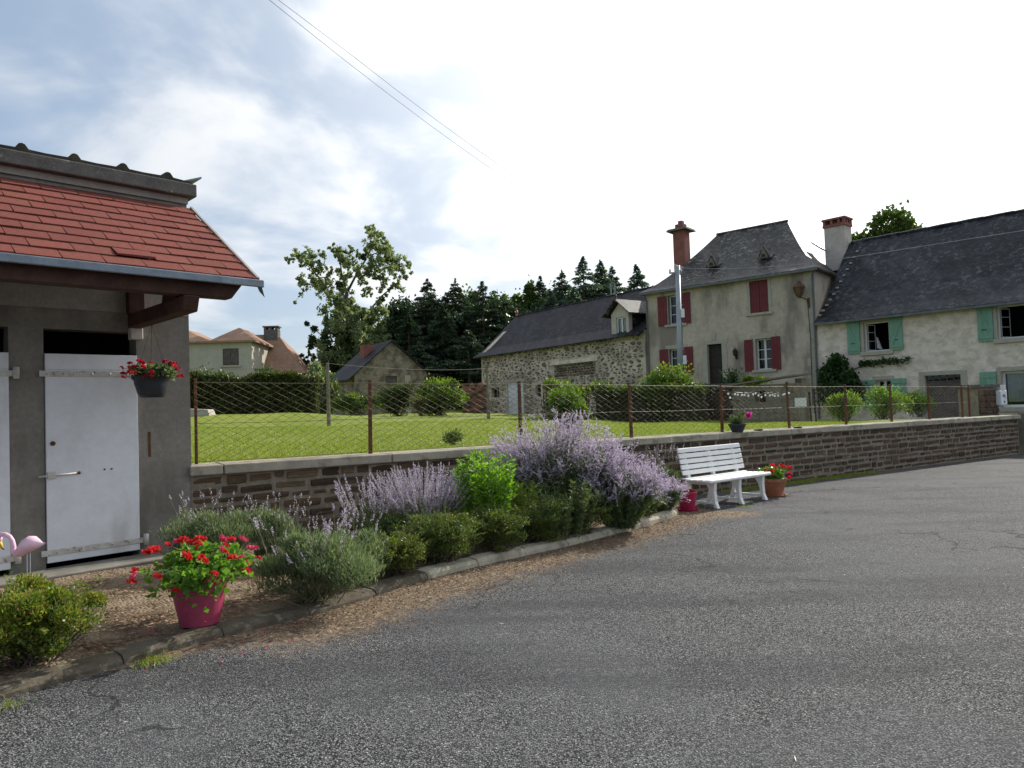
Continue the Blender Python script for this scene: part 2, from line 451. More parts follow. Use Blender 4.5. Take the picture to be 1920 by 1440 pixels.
MAT = dict(
    asphalt=asphalt(), lawn=lawnmat(), soil=soilmat(), brick=brickmat(),
    mortar=surf('wall_mortar', (.19, .16, .122), (.30, .26, .20), 8, .95, .1, .9, 30, .02, stain=(.12, .10, .08), sscale=(1.3, 1.3, 2), samt=.7),
    coping=surf('coping_concrete', (.29, .26, .20), (.42, .38, .30), 6, .9, .15, .5, 60, .006, stain=(.13, .12, .09), sscale=(3, 3, 5), samt=.7, srange=(.5, .66), randv=.08),
    kerb=surf('kerb_concrete', (.33, .295, .22), (.46, .42, .33), 7, .9, .15, .6, 50, .008, stain=(.08, .07, .05), sscale=(4, 4, 4), samt=.8, randv=.12),
    kerb_dark=surf('soiled_shaded_kerb', (.075, .062, .045), (.14, .12, .09), 7, .95, .1, .8, 40, .012, stain=(.26, .24, .19), sscale=(8, 8, 8), samt=.6, srange=(.56, .66)),  # left kerb stones: soil staining, plus the edge's shadow painted into the darker colour
    render=surf('grey_render', (.185, .172, .15), (.265, .248, .215), 2.2, .92, .12, .5, 45, .006, stain=(.11, .10, .085), sscale=(2, 2, .8), samt=.65, srange=(.46, .7)),
    slab=surf('weathered_concrete', (.09, .085, .078), (.16, .15, .135), 5, .95, .1, .7, 30, .012, stain=(.36, .35, .33), sscale=(7, 7, 7), samt=.7, srange=(.58, .68)),
    pale_band=surf('pale_concrete_band', (.27, .25, .22), (.36, .34, .30), 4, .9, .1, .4, 40, .006),
    tile_dark=surf('mossy_roof_sheet', (.035, .034, .03), (.075, .07, .055), 8, .95, .1, .7, 30, .015, stain=(.10, .09, .03), sscale=(2, 2, 2), samt=.6),
    shingle=surf('red_shingle', (.165, .050, .038), (.215, .070, .054), 6, .92, .15, .7, 220, .004, stain=(.12, .075, .055), sscale=(1.4, 1.4, 1.4), samt=.5, randv=.10, hue=.008),
    felt=surf('dark_felt', (.045, .018, .014), (.07, .028, .022), 8, .95, .1, 0),
    zinc=surf('zinc', (.15, .18, .215), (.23, .265, .30), 6, .5, .5, .1, 30, .003, metal=.55),
    wood=surf('dark_beam', (.045, .020, .013), (.085, .040, .025), 9, .75, .3, .5, 40, .006, stain=(.02, .012, .01), sscale=(4, 4, 1)),
    white=surf('white_door_paint', (.66, .67, .69), (.74, .75, .77), 1.2, .45, .4, .12, 60, .003, stain=(.42, .40, .36), sscale=(2.5, 2.5, .9), samt=.5, srange=(.52, .74)),
    white_iron=surf('painted_iron', (.42, .39, .34), (.62, .60, .56), 18, .6, .4, .5, 60, .004, stain=(.16, .07, .04), sscale=(20, 20, 20), samt=.7, srange=(.58, .68)),
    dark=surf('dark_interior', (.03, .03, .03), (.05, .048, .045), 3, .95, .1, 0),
    rust=surf('rusty_iron', (.085, .036, .02), (.16, .065, .032), 14, .85, .3, .5, 60, .004, stain=(.05, .03, .025), sscale=(9, 9, 3), samt=.7),
    wire=surf('galvanised_wire', (.10, .085, .065), (.17, .14, .10), 20, .6, .4, 0, metal=.3),
    plastic=surf('white_bench_plastic', (.74, .74, .72), (.80, .80, .78), 3, .38, .45, .06, 90, .002, stain=(.6, .58, .53), sscale=(5, 5, 5), samt=.35),
    pink=surf('pink_plastic_pot', (.34, .045, .10), (.40, .06, .125), 3, .42, .45, .05, 40, .002, stain=(.3, .06, .1), sscale=(6, 6, 2), samt=.3),
    crimson=surf('crimson_pot', (.33, .012, .06), (.40, .02, .08), 4, .4, .45, .05),
    terracotta=surf('terracotta', (.27, .10, .055), (.36, .15, .085), 6, .85, .2, .3, 50, .004, stain=(.42, .3, .23), sscale=(6, 6, 6), samt=.4),
    black_pot=surf('black_plastic', (.020, .023, .028), (.035, .038, .045), 5, .5, .4, .1),
    flamingo=surf('flamingo_pink', (.80, .50, .64), (.85, .60, .70), 3, .42, .4, .05),
    yellow=surf('beak_yellow', (.62, .42, .03), (.7, .5, .05), 5, .5, .4, 0),
    stucco=surf('aged_stucco', (.42, .352, .28), (.53, .455, .372), .55, .93, .12, .5, 18, .012, stain=(.21, .18, .15), sscale=(.75, .75, .32), samt=.85, srange=(.44, .62)),
    stone_trim=surf('pale_stone', (.34, .31, .25), (.46, .43, .36), 3, .9, .15, .4, 25, .01, stain=(.2, .18, .15), sscale=(3, 3, 3), samt=.5),
    pale_wall=surf('pale_lime_wall', (.62, .525, .435), (.81, .705, .605), 2.4, .95, .1, 1.0, 7, .03, stain=(.47, .40, .31), sscale=(2.5, 2.5, 3.5), samt=.6, srange=(.46, .6)),
    red_paint=surf('dark_red_paint', (.125, .018, .024), (.165, .028, .034), 5, .6, .3, .15, 30, .004),
    green_paint=surf('sea_green_paint', (.155, .30, .215), (.205, .36, .27), 4, .6, .3, .15, 30, .004),
    dark_wood=surf('dark_door_wood', (.016, .011, .009), (.03, .02, .016), 6, .6, .35, .2),
    grey_wood=surf('weathered_door_wood', (.085, .07, .066), (.14, .118, .108), 3, .85, .2, .4, 30, .006, stain=(.06, .05, .05), sscale=(.6, .6, 9), samt=.6),
    white_frame=surf('window_frame_white', (.62, .62, .60), (.7, .7, .68), 4, .5, .4, 0),
    curtain=surf('net_curtain', (.42, .42, .40), (.6, .6, .57), 14, .9, .1, 0),
    barn_mortar=surf('cream_mortar', (.51, .43, .34), (.70, .605, .50), 2.0, .95, .1, .9, 12, .03, stain=(.28, .24, .185), sscale=(.5, .5, .8), samt=.75, srange=(.42, .60)),
    zinc_dark=surf('dull_zinc', (.10, .105, .11), (.16, .165, .17), 5, .6, .4, .1, 30, .003, metal=.3),
    lamp_glass=surf('amber_glass', (.10, .055, .035), (.14, .08, .05), 5, .25, .5, 0),
    rubble=surf('rubble_stone', (.10, .08, .058), (.22, .175, .125), 5, .95, .1, .6, 14, .02, randv=.45, island=True),
    slate=slatemat('lichen_slate', (.038, .036, .036), (.058, .054, .051), (.28, .265, .23), lic=.9, sheen=.15),
    slate_blue=slatemat('blue_slate', (.020, .022, .028), (.034, .036, .043), (.22, .23, .23), lic=.5, sheen=.12),
    slate_barn=slatemat('barn_slate', (.019, .017, .022), (.029, .026, .032), (.19, .18, .17), lic=.5, sheen=.08),
    chim_red=surf('brick_red_render', (.215, .085, .072), (.285, .12, .10), 3, .9, .15, .4, 30, .008, stain=(.14, .06, .05), sscale=(2, 2, 2), samt=.5),
    chim_pale=surf('chimney_render', (.45, .40, .35), (.56, .50, .44), 3, .9, .15, .4, 20, .01, stain=(.24, .20, .175), sscale=(1, 1, 2), samt=.5),
    tan_tile=surf('tan_roof_tile', (.26, .155, .105), (.36, .225, .155), 3, .9, .15, .5, 6, .03, stain=(.17, .11, .08), sscale=(1, 1, 1), samt=.5),
    house_wall=surf('grey_house_wall', (.38, .35, .295), (.46, .43, .37), 1, .92, .1, .2, 10, .01),
    cottage_wall=surf('cottage_stone', (.21, .17, .125), (.34, .29, .22), 2.5, .95, .1, .9, 5, .05, stain=(.09, .075, .06), sscale=(1.5, 1.5, 2), samt=.75, srange=(.45, .62)),
    block=surf('concrete_block_wall', (.16, .14, .105), (.26, .235, .18), 3, .95, .1, .7, 16, .02, stain=(.085, .07, .055), sscale=(1.2, 1.2, 1), samt=.7),
    ruin=surf('red_ruin_brick', (.22, .085, .055), (.33, .15, .10), 4, .95, .1, .8, 12, .03, stain=(.2, .19, .17), sscale=(2, 2, 2), samt=.7),
    pole=surf('galvanised_pole', (.25, .27, .29), (.34, .36, .385), 2, .5, .5, .1, 20, .003, metal=.35),
    weather_wood=surf('weathered_post', (.14, .12, .095), (.22, .195, .16), 6, .9, .15, .5, 30, .01),
    sign=surf('white_enamel', (.68, .69, .70), (.75, .76, .77), 4, .4, .4, 0),
    ink=surf('sign_ink', (.05, .055, .07), (.07, .075, .09), 4, .7, .2, 0),
    lantern=surf('rusted_lantern', (.075, .034, .022), (.12, .055, .035), 8, .6, .4, .2),
    bulb=petalmat('opal_bulb', [(.85, .85, .82), (.9, .9, .88)], .6),
    bark=surf('bark', (.07, .055, .042), (.13, .105, .08), 6, .95, .1, .8, 14, .04),
    twig=surf('green_stem', (.10, .12, .055), (.17, .17, .09), 6, .8, .2, 0),
    litter=petalmat('dry_litter', [(.10, .065, .035), (.23, .15, .085), (.34, .25, .16), (.17, .11, .06), (.45, .38, .28)], .1),
    # leaves and flowers
    l_lav=leafmat('lavender_leaf', [(.11, .16, .08), (.155, .205, .115), (.20, .24, .15), (.09, .13, .06)], .4),
    f_lav=petalmat('lavender_bloom', [(.44, .37, .52), (.54, .47, .60), (.64, .57, .67), (.50, .45, .48)]),
    f_sage=petalmat('russian_sage_bloom', [(.50, .41, .56), (.60, .51, .65), (.70, .62, .74), (.58, .51, .58)], .5),
    l_sage=leafmat('sage_leaf', [(.10, .15, .055), (.14, .19, .085), (.08, .12, .04)], .4),
    l_bright=leafmat('bright_leaf', [(.11, .25, .016), (.16, .32, .022), (.21, .36, .04)], .5),
    l_low=leafmat('low_shrub_leaf', [(.075, .125, .025), (.11, .17, .035), (.17, .15, .045), (.10, .155, .035), (.13, .18, .04)], .4),
    l_spirea=leafmat('spirea_leaf', [(.11, .19, .02), (.16, .24, .028), (.22, .26, .04), (.15, .22, .03), (.30, .19, .06), (.10, .16, .02)], .4),
    l_ger=leafmat('geranium_leaf', [(.07, .17, .018), (.12, .25, .03), (.18, .32, .05)], .45),
    f_red=petalmat('geranium_red', [(.62, .015, .012), (.72, .03, .03), (.66, .05, .08)], .35),
    f_rose=petalmat('geranium_rose', [(.62, .05, .14), (.70, .10, .2), (.58, .03, .08)], .35),
    f_dark=petalmat('petunia_red', [(.42, .01, .03), (.55, .015, .06), (.36, .01, .03)], .35),
    f_magenta=petalmat('magenta_bloom', [(.72, .06, .38), (.80, .12, .46)], .4),
    l_hedge=leafmat('hedge_leaf', [(.035, .065, .014), (.06, .10, .018), (.09, .135, .025), (.03, .05, .012)], .3),
    l_hedge_dark=leafmat('dark_hedge_leaf', [(.034, .048, .016), (.055, .075, .022), (.08, .105, .028), (.115, .115, .045)], .3),
    l_brown=leafmat('browned_hedge_leaf', [(.10, .07, .03), (.14, .10, .04), (.08, .09, .03), (.06, .08, .02)], .3),
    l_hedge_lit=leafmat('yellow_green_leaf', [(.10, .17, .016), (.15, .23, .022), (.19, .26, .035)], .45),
    l_laurel=leafmat('laurel_leaf', [(.05, .10, .014), (.08, .15, .02), (.12, .20, .03)], .35, .25, .6),
    l_poplar=leafmat('poplar_leaf', [(.15, .19, .095), (.21, .255, .135), (.27, .31, .18)], .5),
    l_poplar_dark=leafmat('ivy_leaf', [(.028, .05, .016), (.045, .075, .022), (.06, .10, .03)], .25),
    l_mistle=leafmat('mistletoe_leaf', [(.030, .055, .018), (.05, .08, .025)], .2),
    l_conifer=leafmat('conifer_needle', [(.024, .046, .024), (.038, .068, .034), (.054, .088, .042)], .25),
    l_fir=leafmat('fir_needle', [(.045, .082, .055), (.07, .115, .075), (.095, .145, .09)], .3),
    l_tree=leafmat('broadleaf', [(.04, .07, .014), (.065, .11, .02), (.095, .14, .028)], .35),
    l_vine=leafmat('vine_leaf', [(.025, .06, .016), (.04, .085, .022), (.06, .11, .03)], .3),
    grass=leafmat('grass_blade', [(.155, .225, .021), (.205, .265, .03), (.265, .285, .052), (.125, .19, .02)], .42),
)
m_, t_ = newmat('window_glass'); k_ = NT(t_)
gl = k_.n('ShaderNodeBsdfGlossy'); gl.inputs['Roughness'].default_value = .03; gl.inputs['Color'].default_value = (.9, .93, .95, 1)
tr_ = k_.n('ShaderNodeBsdfTransparent'); tr_.inputs['Color'].default_value = (.75, .8, .8, 1)
fr_ = k_.n('ShaderNodeFresnel'); fr_.inputs['IOR'].default_value = 1.5
mx_ = k_.n('ShaderNodeMixShader'); k_.l(fr_.outputs[0], mx_.inputs[0]); k_.l(tr_.outputs[0], mx_.inputs[1]); k_.l(gl.outputs[0], mx_.inputs[2]); k_.out(mx_.outputs[0])
MAT['glass'] = m_

# ------------------------------------------------------------------ setting: road, lawn, flower bed
KERB = [(-4.3, 2.6), (-3.6, 3.25), (-2.9, 4.05), (-2.65, 4.38), (-2.36, 4.76), (-2.0, 5.19), (-1.67, 5.49), (-1.39, 5.84), (-.93, 6.58), (-.33, 7.23),
        (.47, 7.99), (1.41, 9.02), (1.94, 9.68), (2.2, 10.12), (2.24, 10.42), (2.1, 10.7)]
def kdist(X, Y):
    d = np.full(X.shape, 1e9)
    for (ax, ay), (bx, by) in zip(KERB[:-1], KERB[1:]):
        vx, vy = bx - ax, by - ay
        t = np.clip(((X - ax) * vx + (Y - ay) * vy) / (vx * vx + vy * vy), 0, 1)
        d = np.minimum(d, np.hypot(X - ax - t * vx, Y - ay - t * vy))
    return d
def grid_sheet(name, us, vs_, zf, mat, attr=None):
    U, V = np.meshgrid(us, vs_, indexing='ij')
    X = WC[0] + WU[0] * U + WV[0] * V; Y = WC[1] + WU[1] * U + WV[1] * V
    Z = zf(X, Y, U, V)
    n, m = U.shape; idx = np.arange(n * m).reshape(n, m)
    Q = np.stack([idx[:-1, :-1], idx[1:, :-1], idx[1:, 1:], idx[:-1, 1:]], -1).reshape(-1, 4)
    if attr is None: pass
    o = raw_mesh(name, np.stack([X, Y, Z], -1).reshape(-1, 3), Q, mat)
    o.data.polygons.foreach_set('use_smooth', [True] * len(o.data.polygons))
    if attr is not None:
        a = o.data.attributes.new('dirt', 'FLOAT', 'POINT'); a.data.foreach_set('value', attr(X, Y, U, V).astype(np.float32).ravel())
    return struct(o)
def spread(lo, hi, step, far_lo, far_hi):
    a = np.arange(lo, hi + 1e-6, step)
    l = lo - np.geomspace(step, lo - far_lo, 18)[::-1] if far_lo < lo else np.array([])
    h = hi + np.geomspace(step, far_hi - hi, 18) if far_hi > hi else np.array([])
    return np.concatenate([l, a, h])
def road_dirt(X, Y, U, V):
    d = kdist(X, Y)
    a = np.clip(1.08 - d / np.interp(X, [-2.6, -2.0, -1.4, 0, 2], [.12, .45, 1.2, 1.15, .95]), 0, 1)
    w = np.clip(1 - np.abs(V) / .45, 0, 1) * .62 * (U > 8)
    b = np.clip(1 - np.hypot((X - 2.75) / 1.0, (Y - 10.0) / .45), 0, 1) * 1.5
    return np.maximum(np.maximum(a, w), b)
def road_z(X, Y, U, V):
    return np.where(np.hypot(X, Y) < 120, zr(X, Y), zr(X, Y) * 0 + np.clip(zr(X, Y), -1.2, 1.0))
grid_sheet('road', spread(-8, 24, .2, -300, 400), spread(-15, .1, .2, -300, .1), road_z, MAT['asphalt'], road_dirt)
def lawn_zf(X, Y, U, V):
    z = hl(X.ravel(), Y.ravel()).reshape(X.shape)
    z = z + .035 * np.sin(X * 1.7 + Y * .6) * np.sin(Y * 1.1 - X * .4) * np.clip(V / 3, 0, 1)
    return z
grid_sheet('lawn', spread(-6, 26, .5, -500, 600), spread(.22, 45, .5, .22, 1400), lawn_zf, MAT['lawn'])

bed_back = []
for i, (x, y) in enumerate(KERB):
    u = np.interp(i, [0, 4, 8, 15], [-3.5, -.05, 2.8, 8.0])
    if u < 0:
        p = (-3.52 + u * .707, 7.85 + u * .707)
    else:
        p = wall_xy(u, .05)
    bed_back.append(p)
bv, bf = [], []
NB = 14
for i in range(len(KERB)):
    for j in range(NB + 1):
        t = j / NB; x = KERB[i][0] * (1 - t) + bed_back[i][0] * t; y = KERB[i][1] * (1 - t) + bed_back[i][1] * t
        z = zr(x, y) + .045 + .05 * min(1, t * 3) + .02 * math.sin(9 * x + 3) * math.sin(8 * y)
        bv.append((x, y, z))
for i in range(len(KERB) - 1):
    for j in range(NB):
        a = i * (NB + 1) + j; bf.append((a, a + NB + 1, a + NB + 2, a + 1))
bed = raw_mesh('flower_bed', np.array(bv), np.array(bf), MAT['soil'])
bed.data.polygons.foreach_set('use_smooth', [True] * len(bed.data.polygons)); struct(bed)
def bed_z(x, y): return zr(x, y) + .09

# kerb: one edging thing of single stones along the bed
kerb = thing('kerb', 'low pale concrete edging curving round the flower bed', 'kerb', (0, 0, 0))
def smooth_line(pts, n):
    pts = np.array(pts); d = np.r_[0, np.cumsum(np.hypot(*np.diff(pts, axis=0).T))]
    s = np.linspace(0, d[-1], n); x = np.interp(s, d, pts[:, 0]); y = np.interp(s, d, pts[:, 1])
    for _ in range(3):
        x[1:-1] = (x[:-2] + 2 * x[1:-1] + x[2:]) / 4; y[1:-1] = (y[:-2] + 2 * y[1:-1] + y[2:]) / 4
    return np.stack([x, y], 1)
KL = smooth_line(KERB, 97)
for i in range(0, 96, 6):
    seg = KL[i:i + 7]; mb = MB(); rings = []
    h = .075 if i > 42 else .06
    jz = random.uniform(-.008, .008)
    for q, (x, y) in enumerate(seg):
        j = min(max(i + q, 1), 95); tx, ty = KL[j + 1] - KL[j - 1]; L_ = math.hypot(tx, ty); nx, ny = ty / L_, -tx / L_
        e = .006 if q in (0, 6) else 0
        if q == 0: x += tx / L_ * .004; y += ty / L_ * .004
        if q == 6: x -= tx / L_ * .004; y -= ty / L_ * .004
        z0 = zr(x, y) - .05; zt = zr(x, y) + h + jz
        rings.append([(x + nx * a, y + ny * a, z) for a, z in ((.085, z0), (.075, zt - .03 - e), (.045, zt - e), (-.07, zt - e + .01), (-.075, zt - .02 - e), (-.075, z0))])
    n = 6; b0 = 0
    for r_ in rings: mb.v += r_
    for q in range(6):
        for k in range(n):
            j = (k + 1) % n; mb.f.append((q * n + k, (q + 1) * n + k, (q + 1) * n + j, q * n + j))
    mb.f.append(tuple(range(n))); mb.f.append(tuple(36 + k for k in reversed(range(n))))
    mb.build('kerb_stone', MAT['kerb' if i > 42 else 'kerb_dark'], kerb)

# ------------------------------------------------------------------ garden wall: core, single bricks, coping stones
wx, wy = wall_xy(0, 0)
gwall = thing('garden_wall', 'long low dark brick garden wall with pale concrete coping beside the road', 'wall', (wx, wy, 0), WA)
WLEN = 20.6
MB().hexa([(0, .008, -.5), (WLEN, .008, -.6), (WLEN, .3, -.6), (0, .3, -.5)],
          [(0, .008, wall_top(0) - .10), (WLEN, .008, wall_top(WLEN) - .10), (WLEN, .3, wall_top(WLEN) - .10), (0, .3, wall_top(0) - .10)]).build('wall_core', MAT['mortar'], gwall)
def brick_mesh(i):
    rn = random.Random(i); j = lambda a: rn.uniform(-a, a)
    fr = [(-.5 + abs(j(.03)), -.5 + abs(j(.09))), (0 + j(.1), -.5 + j(.05)), (.5 - abs(j(.03)), -.5 + abs(j(.09))), (.5 - abs(j(.02)), j(.15)), (.5 - abs(j(.03)), .5 - abs(j(.09))), (j(.1), .5 + j(.05)), (-.5 + abs(j(.03)), .5 - abs(j(.09))), (-.5 + abs(j(.02)), j(.15))]
    back = [(x, .5, z) for x, z in fr]; mid = [(x, -.25, z) for x, z in fr]; front = [(x * .95, -.5 + j(.12), z * .84) for x, z in fr]
    mb = MB(); mb.v = back + mid + front
    for a in (0, 8):
        for k in range(8):
            q = (k + 1) % 8; mb.f.append((a + k, a + q, a + 8 + q, a + 8 + k))
    mb.f.append(tuple(range(16, 24)))
    me = mb.mesh('brick'); me.materials.append(MAT['brick']); return me
BRICKS = [brick_mesh(i) for i in range(10)]
blist = []
rb = random.Random(5)
zc = .125
for c in range(10):
    course = rb.uniform(.088, .145); zc += course
    u = rb.uniform(-.15, 0.02)
    while u < WLEN - .1:
        L_ = rb.choice([rb.uniform(.12, .26), rb.uniform(.22, .52), rb.uniform(.25, .45)])
        u0, u1 = max(u, .015), min(u + L_, WLEN - .01)
        z1 = wall_top((u0 + u1) / 2) - zc + course + rb.uniform(-.008, .008); hgt = course - rb.uniform(.03, .058)
        if u1 - u0 > .08 and z1 - hgt > -.30:
            blist.append((u0, u1 - rb.uniform(.025, .06), z1 - hgt - rb.uniform(0, .012), z1))
        u += L_
blist.sort(key=lambda b: (b[0] if b[0] > .2 else 0) + (8 if b[0] > 2.5 and b[0] < 6.3 and b[2] < .45 else 0))   # nearest show largest
rest = MB()
for i, (u0, u1, z0, z1) in enumerate(blist):
    me = BRICKS[i % 10]; l_ = ((u0 + u1) / 2, rb.uniform(.026, .042), (z0 + z1) / 2)
    sc = (u1 - u0, .08, z1 - z0); rot = (rb.uniform(-.03, .03), rb.uniform(-.02, .02), rb.uniform(-.02, .02))
    if i < 295: part(me, 'brick', gwall, l_, rot, sc)
    else:
        b = len(rest.v)
        rest.v += [(l_[0] + v.co.x * sc[0], l_[1] + v.co.y * sc[1], l_[2] + v.co.z * sc[2]) for v in me.vertices]
        rest.f += [tuple(b + k for k in p.vertices) for p in me.polygons]
if rest.v: rest.build('far_bricks', MAT['brick'], gwall, kind='stuff')
cu = [-.02, .33, 2.35, 4.4, 6.5, 8.55, 10.6, 12.7, 14.8, 16.9, 18.9, WLEN + .04]
for a, b in zip(cu[:-1], cu[1:]):
    zt0, zt1 = wall_top(a), wall_top(b); j = rb.uniform(-.004, .004); g = .006
    MB().hexa([(a + g, -.055 + j, zt0 - .105), (b - g, -.055 + j, zt1 - .105), (b - g, .36, zt1 - .105), (a + g, .36, zt0 - .105)],
              [(a + g, -.05 + j, zt0), (b - g, -.05 + j, zt1), (b - g, .355, zt1 + .01), (a + g, .355, zt0 + .01)]).build('coping_stone', MAT['coping'], gwall, bevel=.012)

# ------------------------------------------------------------------ chain link fence on the wall
fence = thing('chain_link_fence', 'rusty chain link fence standing on the garden wall', 'fence', (wx, wy, 0), WA)
FV = .24
def ftop(u): return wall_top(u) + np.interp(u, [0, 5, 10, 19], [.93, .89, .83, .78])
posts = [.1, 2.18, 4.53, 6.73, 8.96, 10.94, 12.9, 14.7, 16.4, 18.05, 18.42]
for i, u in enumerate(posts):
    lean = random.uniform(-.02, .02); r_ = .016 if i == 0 else .022
    h = ftop(u) + .04 + (.05 if i in (5,) else 0)
    o = MB().hexa([(u - r_, FV - r_, wall_top(u) - .02), (u + r_, FV - r_, wall_top(u) - .02), (u + r_, FV + r_, wall_top(u) - .02), (u - r_, FV + r_, wall_top(u) - .02)],
              [(u + lean - r_ * .8, FV - r_, h), (u + lean + r_ * .8, FV - r_, h), (u + lean + r_ * .8, FV + r_, h), (u + lean - r_ * .8, FV + r_, h)]).build('post', MAT['rust'], fence, bevel=.004)
p0, p1 = [], []
pz = .076
for i in range(int(18.0 / pz)):
    u0 = .12 + i * pz; zb = wall_top(u0) + .02; nz = int((ftop(u0) - zb) / (pz / 2)); hh = (ftop(u0) - zb) / nz
    prev = None
    for q in range(nz + 1):
        sag = .012 * math.sin(u0 * 3 + q * .3)
        pt = (u0 + (pz * .51 if (q + i) % 2 else -pz * .51), FV - .027 + sag, zb + q * hh)
        if prev: p0.append(prev); p1.append(pt)
        prev = pt
sticks('wire_mesh', np.array(p0), np.array(p1), .0022, .0022, MAT['wire'], fence)
for f_ in (1.0, .5, .04):
    pts = []
    for u in np.linspace(.1, 18.4, 60):
        pts.append((u, FV - .03, wall_top(u) + (ftop(u) - wall_top(u)) * f_ - .01 * abs(math.sin(u * 1.45)) ))
    MB().tube(pts, .003, 4).build('line_wire', MAT['wire'], fence)

# ------------------------------------------------------------------ outbuilding with red shingle awning
SH = thing('outbuilding', 'grey rendered outbuilding with white doors and red shingle awning', 'building', (-4.49, 6.9, 0), R(45))
UL = -3.2
holes = [(.0, .83, .05, 2.42), (-1.12, -.28, .05, 2.42), (-2.35, -1.5, .05, 2.42)]
w = MB(); holed_wall(w, UL, 1.37, -.2, 3.86, 0, .22, holes)
wall_o = w.build('wall', MAT['render'], SH)
MB().box(1.15, 1.368, .222, 2.6, -.2, 3.86).build('side_wall', MAT['render'], SH)
MB().box(UL, 1.148, 2.38, 2.6, -.2, 3.86).build('back_wall', MAT['render'], SH)
MB().box(UL - .2, UL - .002, .0, 2.6, -.2, 3.86).build('side_wall', MAT['render'], SH)
for a in (-.2, -1.36): MB().box(a, a + .12, .222, 2.378, -.1, 3.85).build('partition', MAT['dark'], SH)
MB().box(UL, 1.148, .224, 2.376, -.12, .03).build('floor_slab', MAT['render'], SH)
MB().box(UL, 1.148, .224, 2.376, 2.7, 2.78).build('ceiling', MAT['dark'], SH)
MB().box(UL, 1.25, -.46, -.002, -.2, .125).build('step', MAT['render'], SH, bevel=.012)
MB().box(UL, 1.366, -.012, -.002, 2.62, 2.86).build('lintel_band', MAT['pale_band'], SH)
# upper band, slab, roof sheet with raised ribs
MB().box(UL, 1.375, -.03, 2.6, 3.862, 3.93).build('roof_band', MAT['pale_band'], SH)
MB().box(UL - .3, 1.44, -.12, 2.75, 3.932, 4.07).build('roof_slab', MAT['slab'], SH, bevel=.012)
prof = []
x = UL - .3
while x < 1.0:
    prof += [(x, 4.10), (x + .19, 4.105), (x + .22, 4.148), (x + .245, 4.156), (x + .27, 4.148), (x + .30, 4.105)]
    x += .44
prof.append((1.4, 4.09))
rs = MB(); n = len(prof)
rs.v = [(a, -.10, z) for a, z in prof] + [(a, 2.7, z + .12) for a, z in prof] + [(a, -.10, 4.072) for a, z in prof]
for i in range(n - 1):
    rs.f.append((i, i + 1, n + i + 1, n + i)); rs.f.append((2 * n + i, 2 * n + i + 1, i + 1, i))
rs.build('roof_sheet', MAT['tile_dark'], SH)
MB().hexa([(1.30, -.09, 4.08), (1.50, -.10, 4.155), (1.50, .25, 4.155), (1.30, .25, 4.08)], [(1.30, -.09, 4.095), (1.50, -.10, 4.175), (1.50, .25, 4.175), (1.30, .25, 4.095)]).build('flashing', MAT['zinc'], SH)

# awning: deck, beams, bracket, zinc eave, single shingles
AY0, AZ0, AY1, AZ1 = -.015, 3.82, -1.55, 2.80
sl = math.hypot(AY1 - AY0, AZ1 - AZ0); ang = math.atan2(AZ0 - AZ1, AY0 - AY1)
def vedge(t): return 1.40 + .02 * t
aw = MB().hexa([(UL, AY0, AZ0 - .05), (1.40, AY0, AZ0 - .05), (1.42, AY1, AZ1 - .05), (UL, AY1, AZ1 - .05)],
               [(UL, AY0, AZ0 - .008), (1.40, AY0, AZ0 - .008), (1.42, AY1, AZ1 - .008), (UL, AY1, AZ1 - .008)]).build('awning_roof', MAT['felt'], SH)
rows = 10; ex = sl / rows; tabw = .315
sh_me = []
for i in range(6):
    rn = random.Random(i + 40); j = lambda a: rn.uniform(-a, a)
    mb = MB(); bot = [(-.5, -.5 + j(.02), -.3), (.5, -.5 + j(.02), -.3), (.5, .5, -.3), (-.5, .5, -.3)]
    top = [(-.49, -.49 + j(.03), .5), (.49, -.49 + j(.03), .5 + j(.2)), (.5, .5, -.2), (-.5, .5, -.2)]
    mb.hexa(bot, top); me = mb.mesh('shingle'); me.materials.append(MAT['shingle']); sh_me.append(me)
for r_ in range(rows):
    t = (r_ + .5) / rows; u = UL + (.16 if r_ % 2 else 0) + random.uniform(-.02, .02)
    cy = AY0 + (AY1 - AY0) * t; cz = AZ0 + (AZ1 - AZ0) * t
    while u < vedge(t) - .03:
        u1 = min(u + tabw, vedge(t) + .02)
        lift = 0.0
        if r_ == 8 and -.02 < u < .30: lift = .06
        part(sh_me[random.randrange(6)], 'shingle', aw, ((u + u1) / 2, cy, cz + .006 + lift * .25), (ang + random.uniform(-.012, .012) - lift, 0, random.uniform(-.008, .008)), (u1 - u - .005, ex * 1.04, .02))
        u += tabw
MB().box(UL, 1.47, AY1 - .05, AY1 - .02, AZ1 - .075, AZ1 - .005).build('eave_flashing', MAT['zinc'], SH, bevel=.008)
MB().poly([(1.45, AY1 - .04, AZ1 - .08), (1.45, AY1 + .16, AZ1 + .06), (1.47, AY1 + .06, AZ1 - .10), (1.48, AY1 - .03, AZ1 - .17)]).build('flashing_tip', MAT['zinc'], SH)
MB().hexa([(1.40, AY0, AZ0 - .0), (1.425, AY0, AZ0 - .0), (1.445, AY1, AZ1 - .0), (1.42, AY1, AZ1 - .0)], [(1.40, AY0, AZ0 + .025), (1.425, AY0, AZ0 + .025), (1.445, AY1, AZ1 + .025), (1.42, AY1, AZ1 + .025)]).build('verge_flashing', MAT['pale_band'], SH)
MB().hexa([(UL, AY1 + .06, AZ1 - .19), (1.2, AY1 + .06, AZ1 - .19), (1.2, AY1 + .2, AZ1 - .19), (UL, AY1 + .2, AZ1 - .19)],
          [(UL, AY1 + .06, AZ1 - .03), (1.32, AY1 + .06, AZ1 - .03), (1.32, AY1 + .2, AZ1 - .03), (UL, AY1 + .2, AZ1 - .03)]).build('purlin', MAT['wood'], SH, bevel=.01)
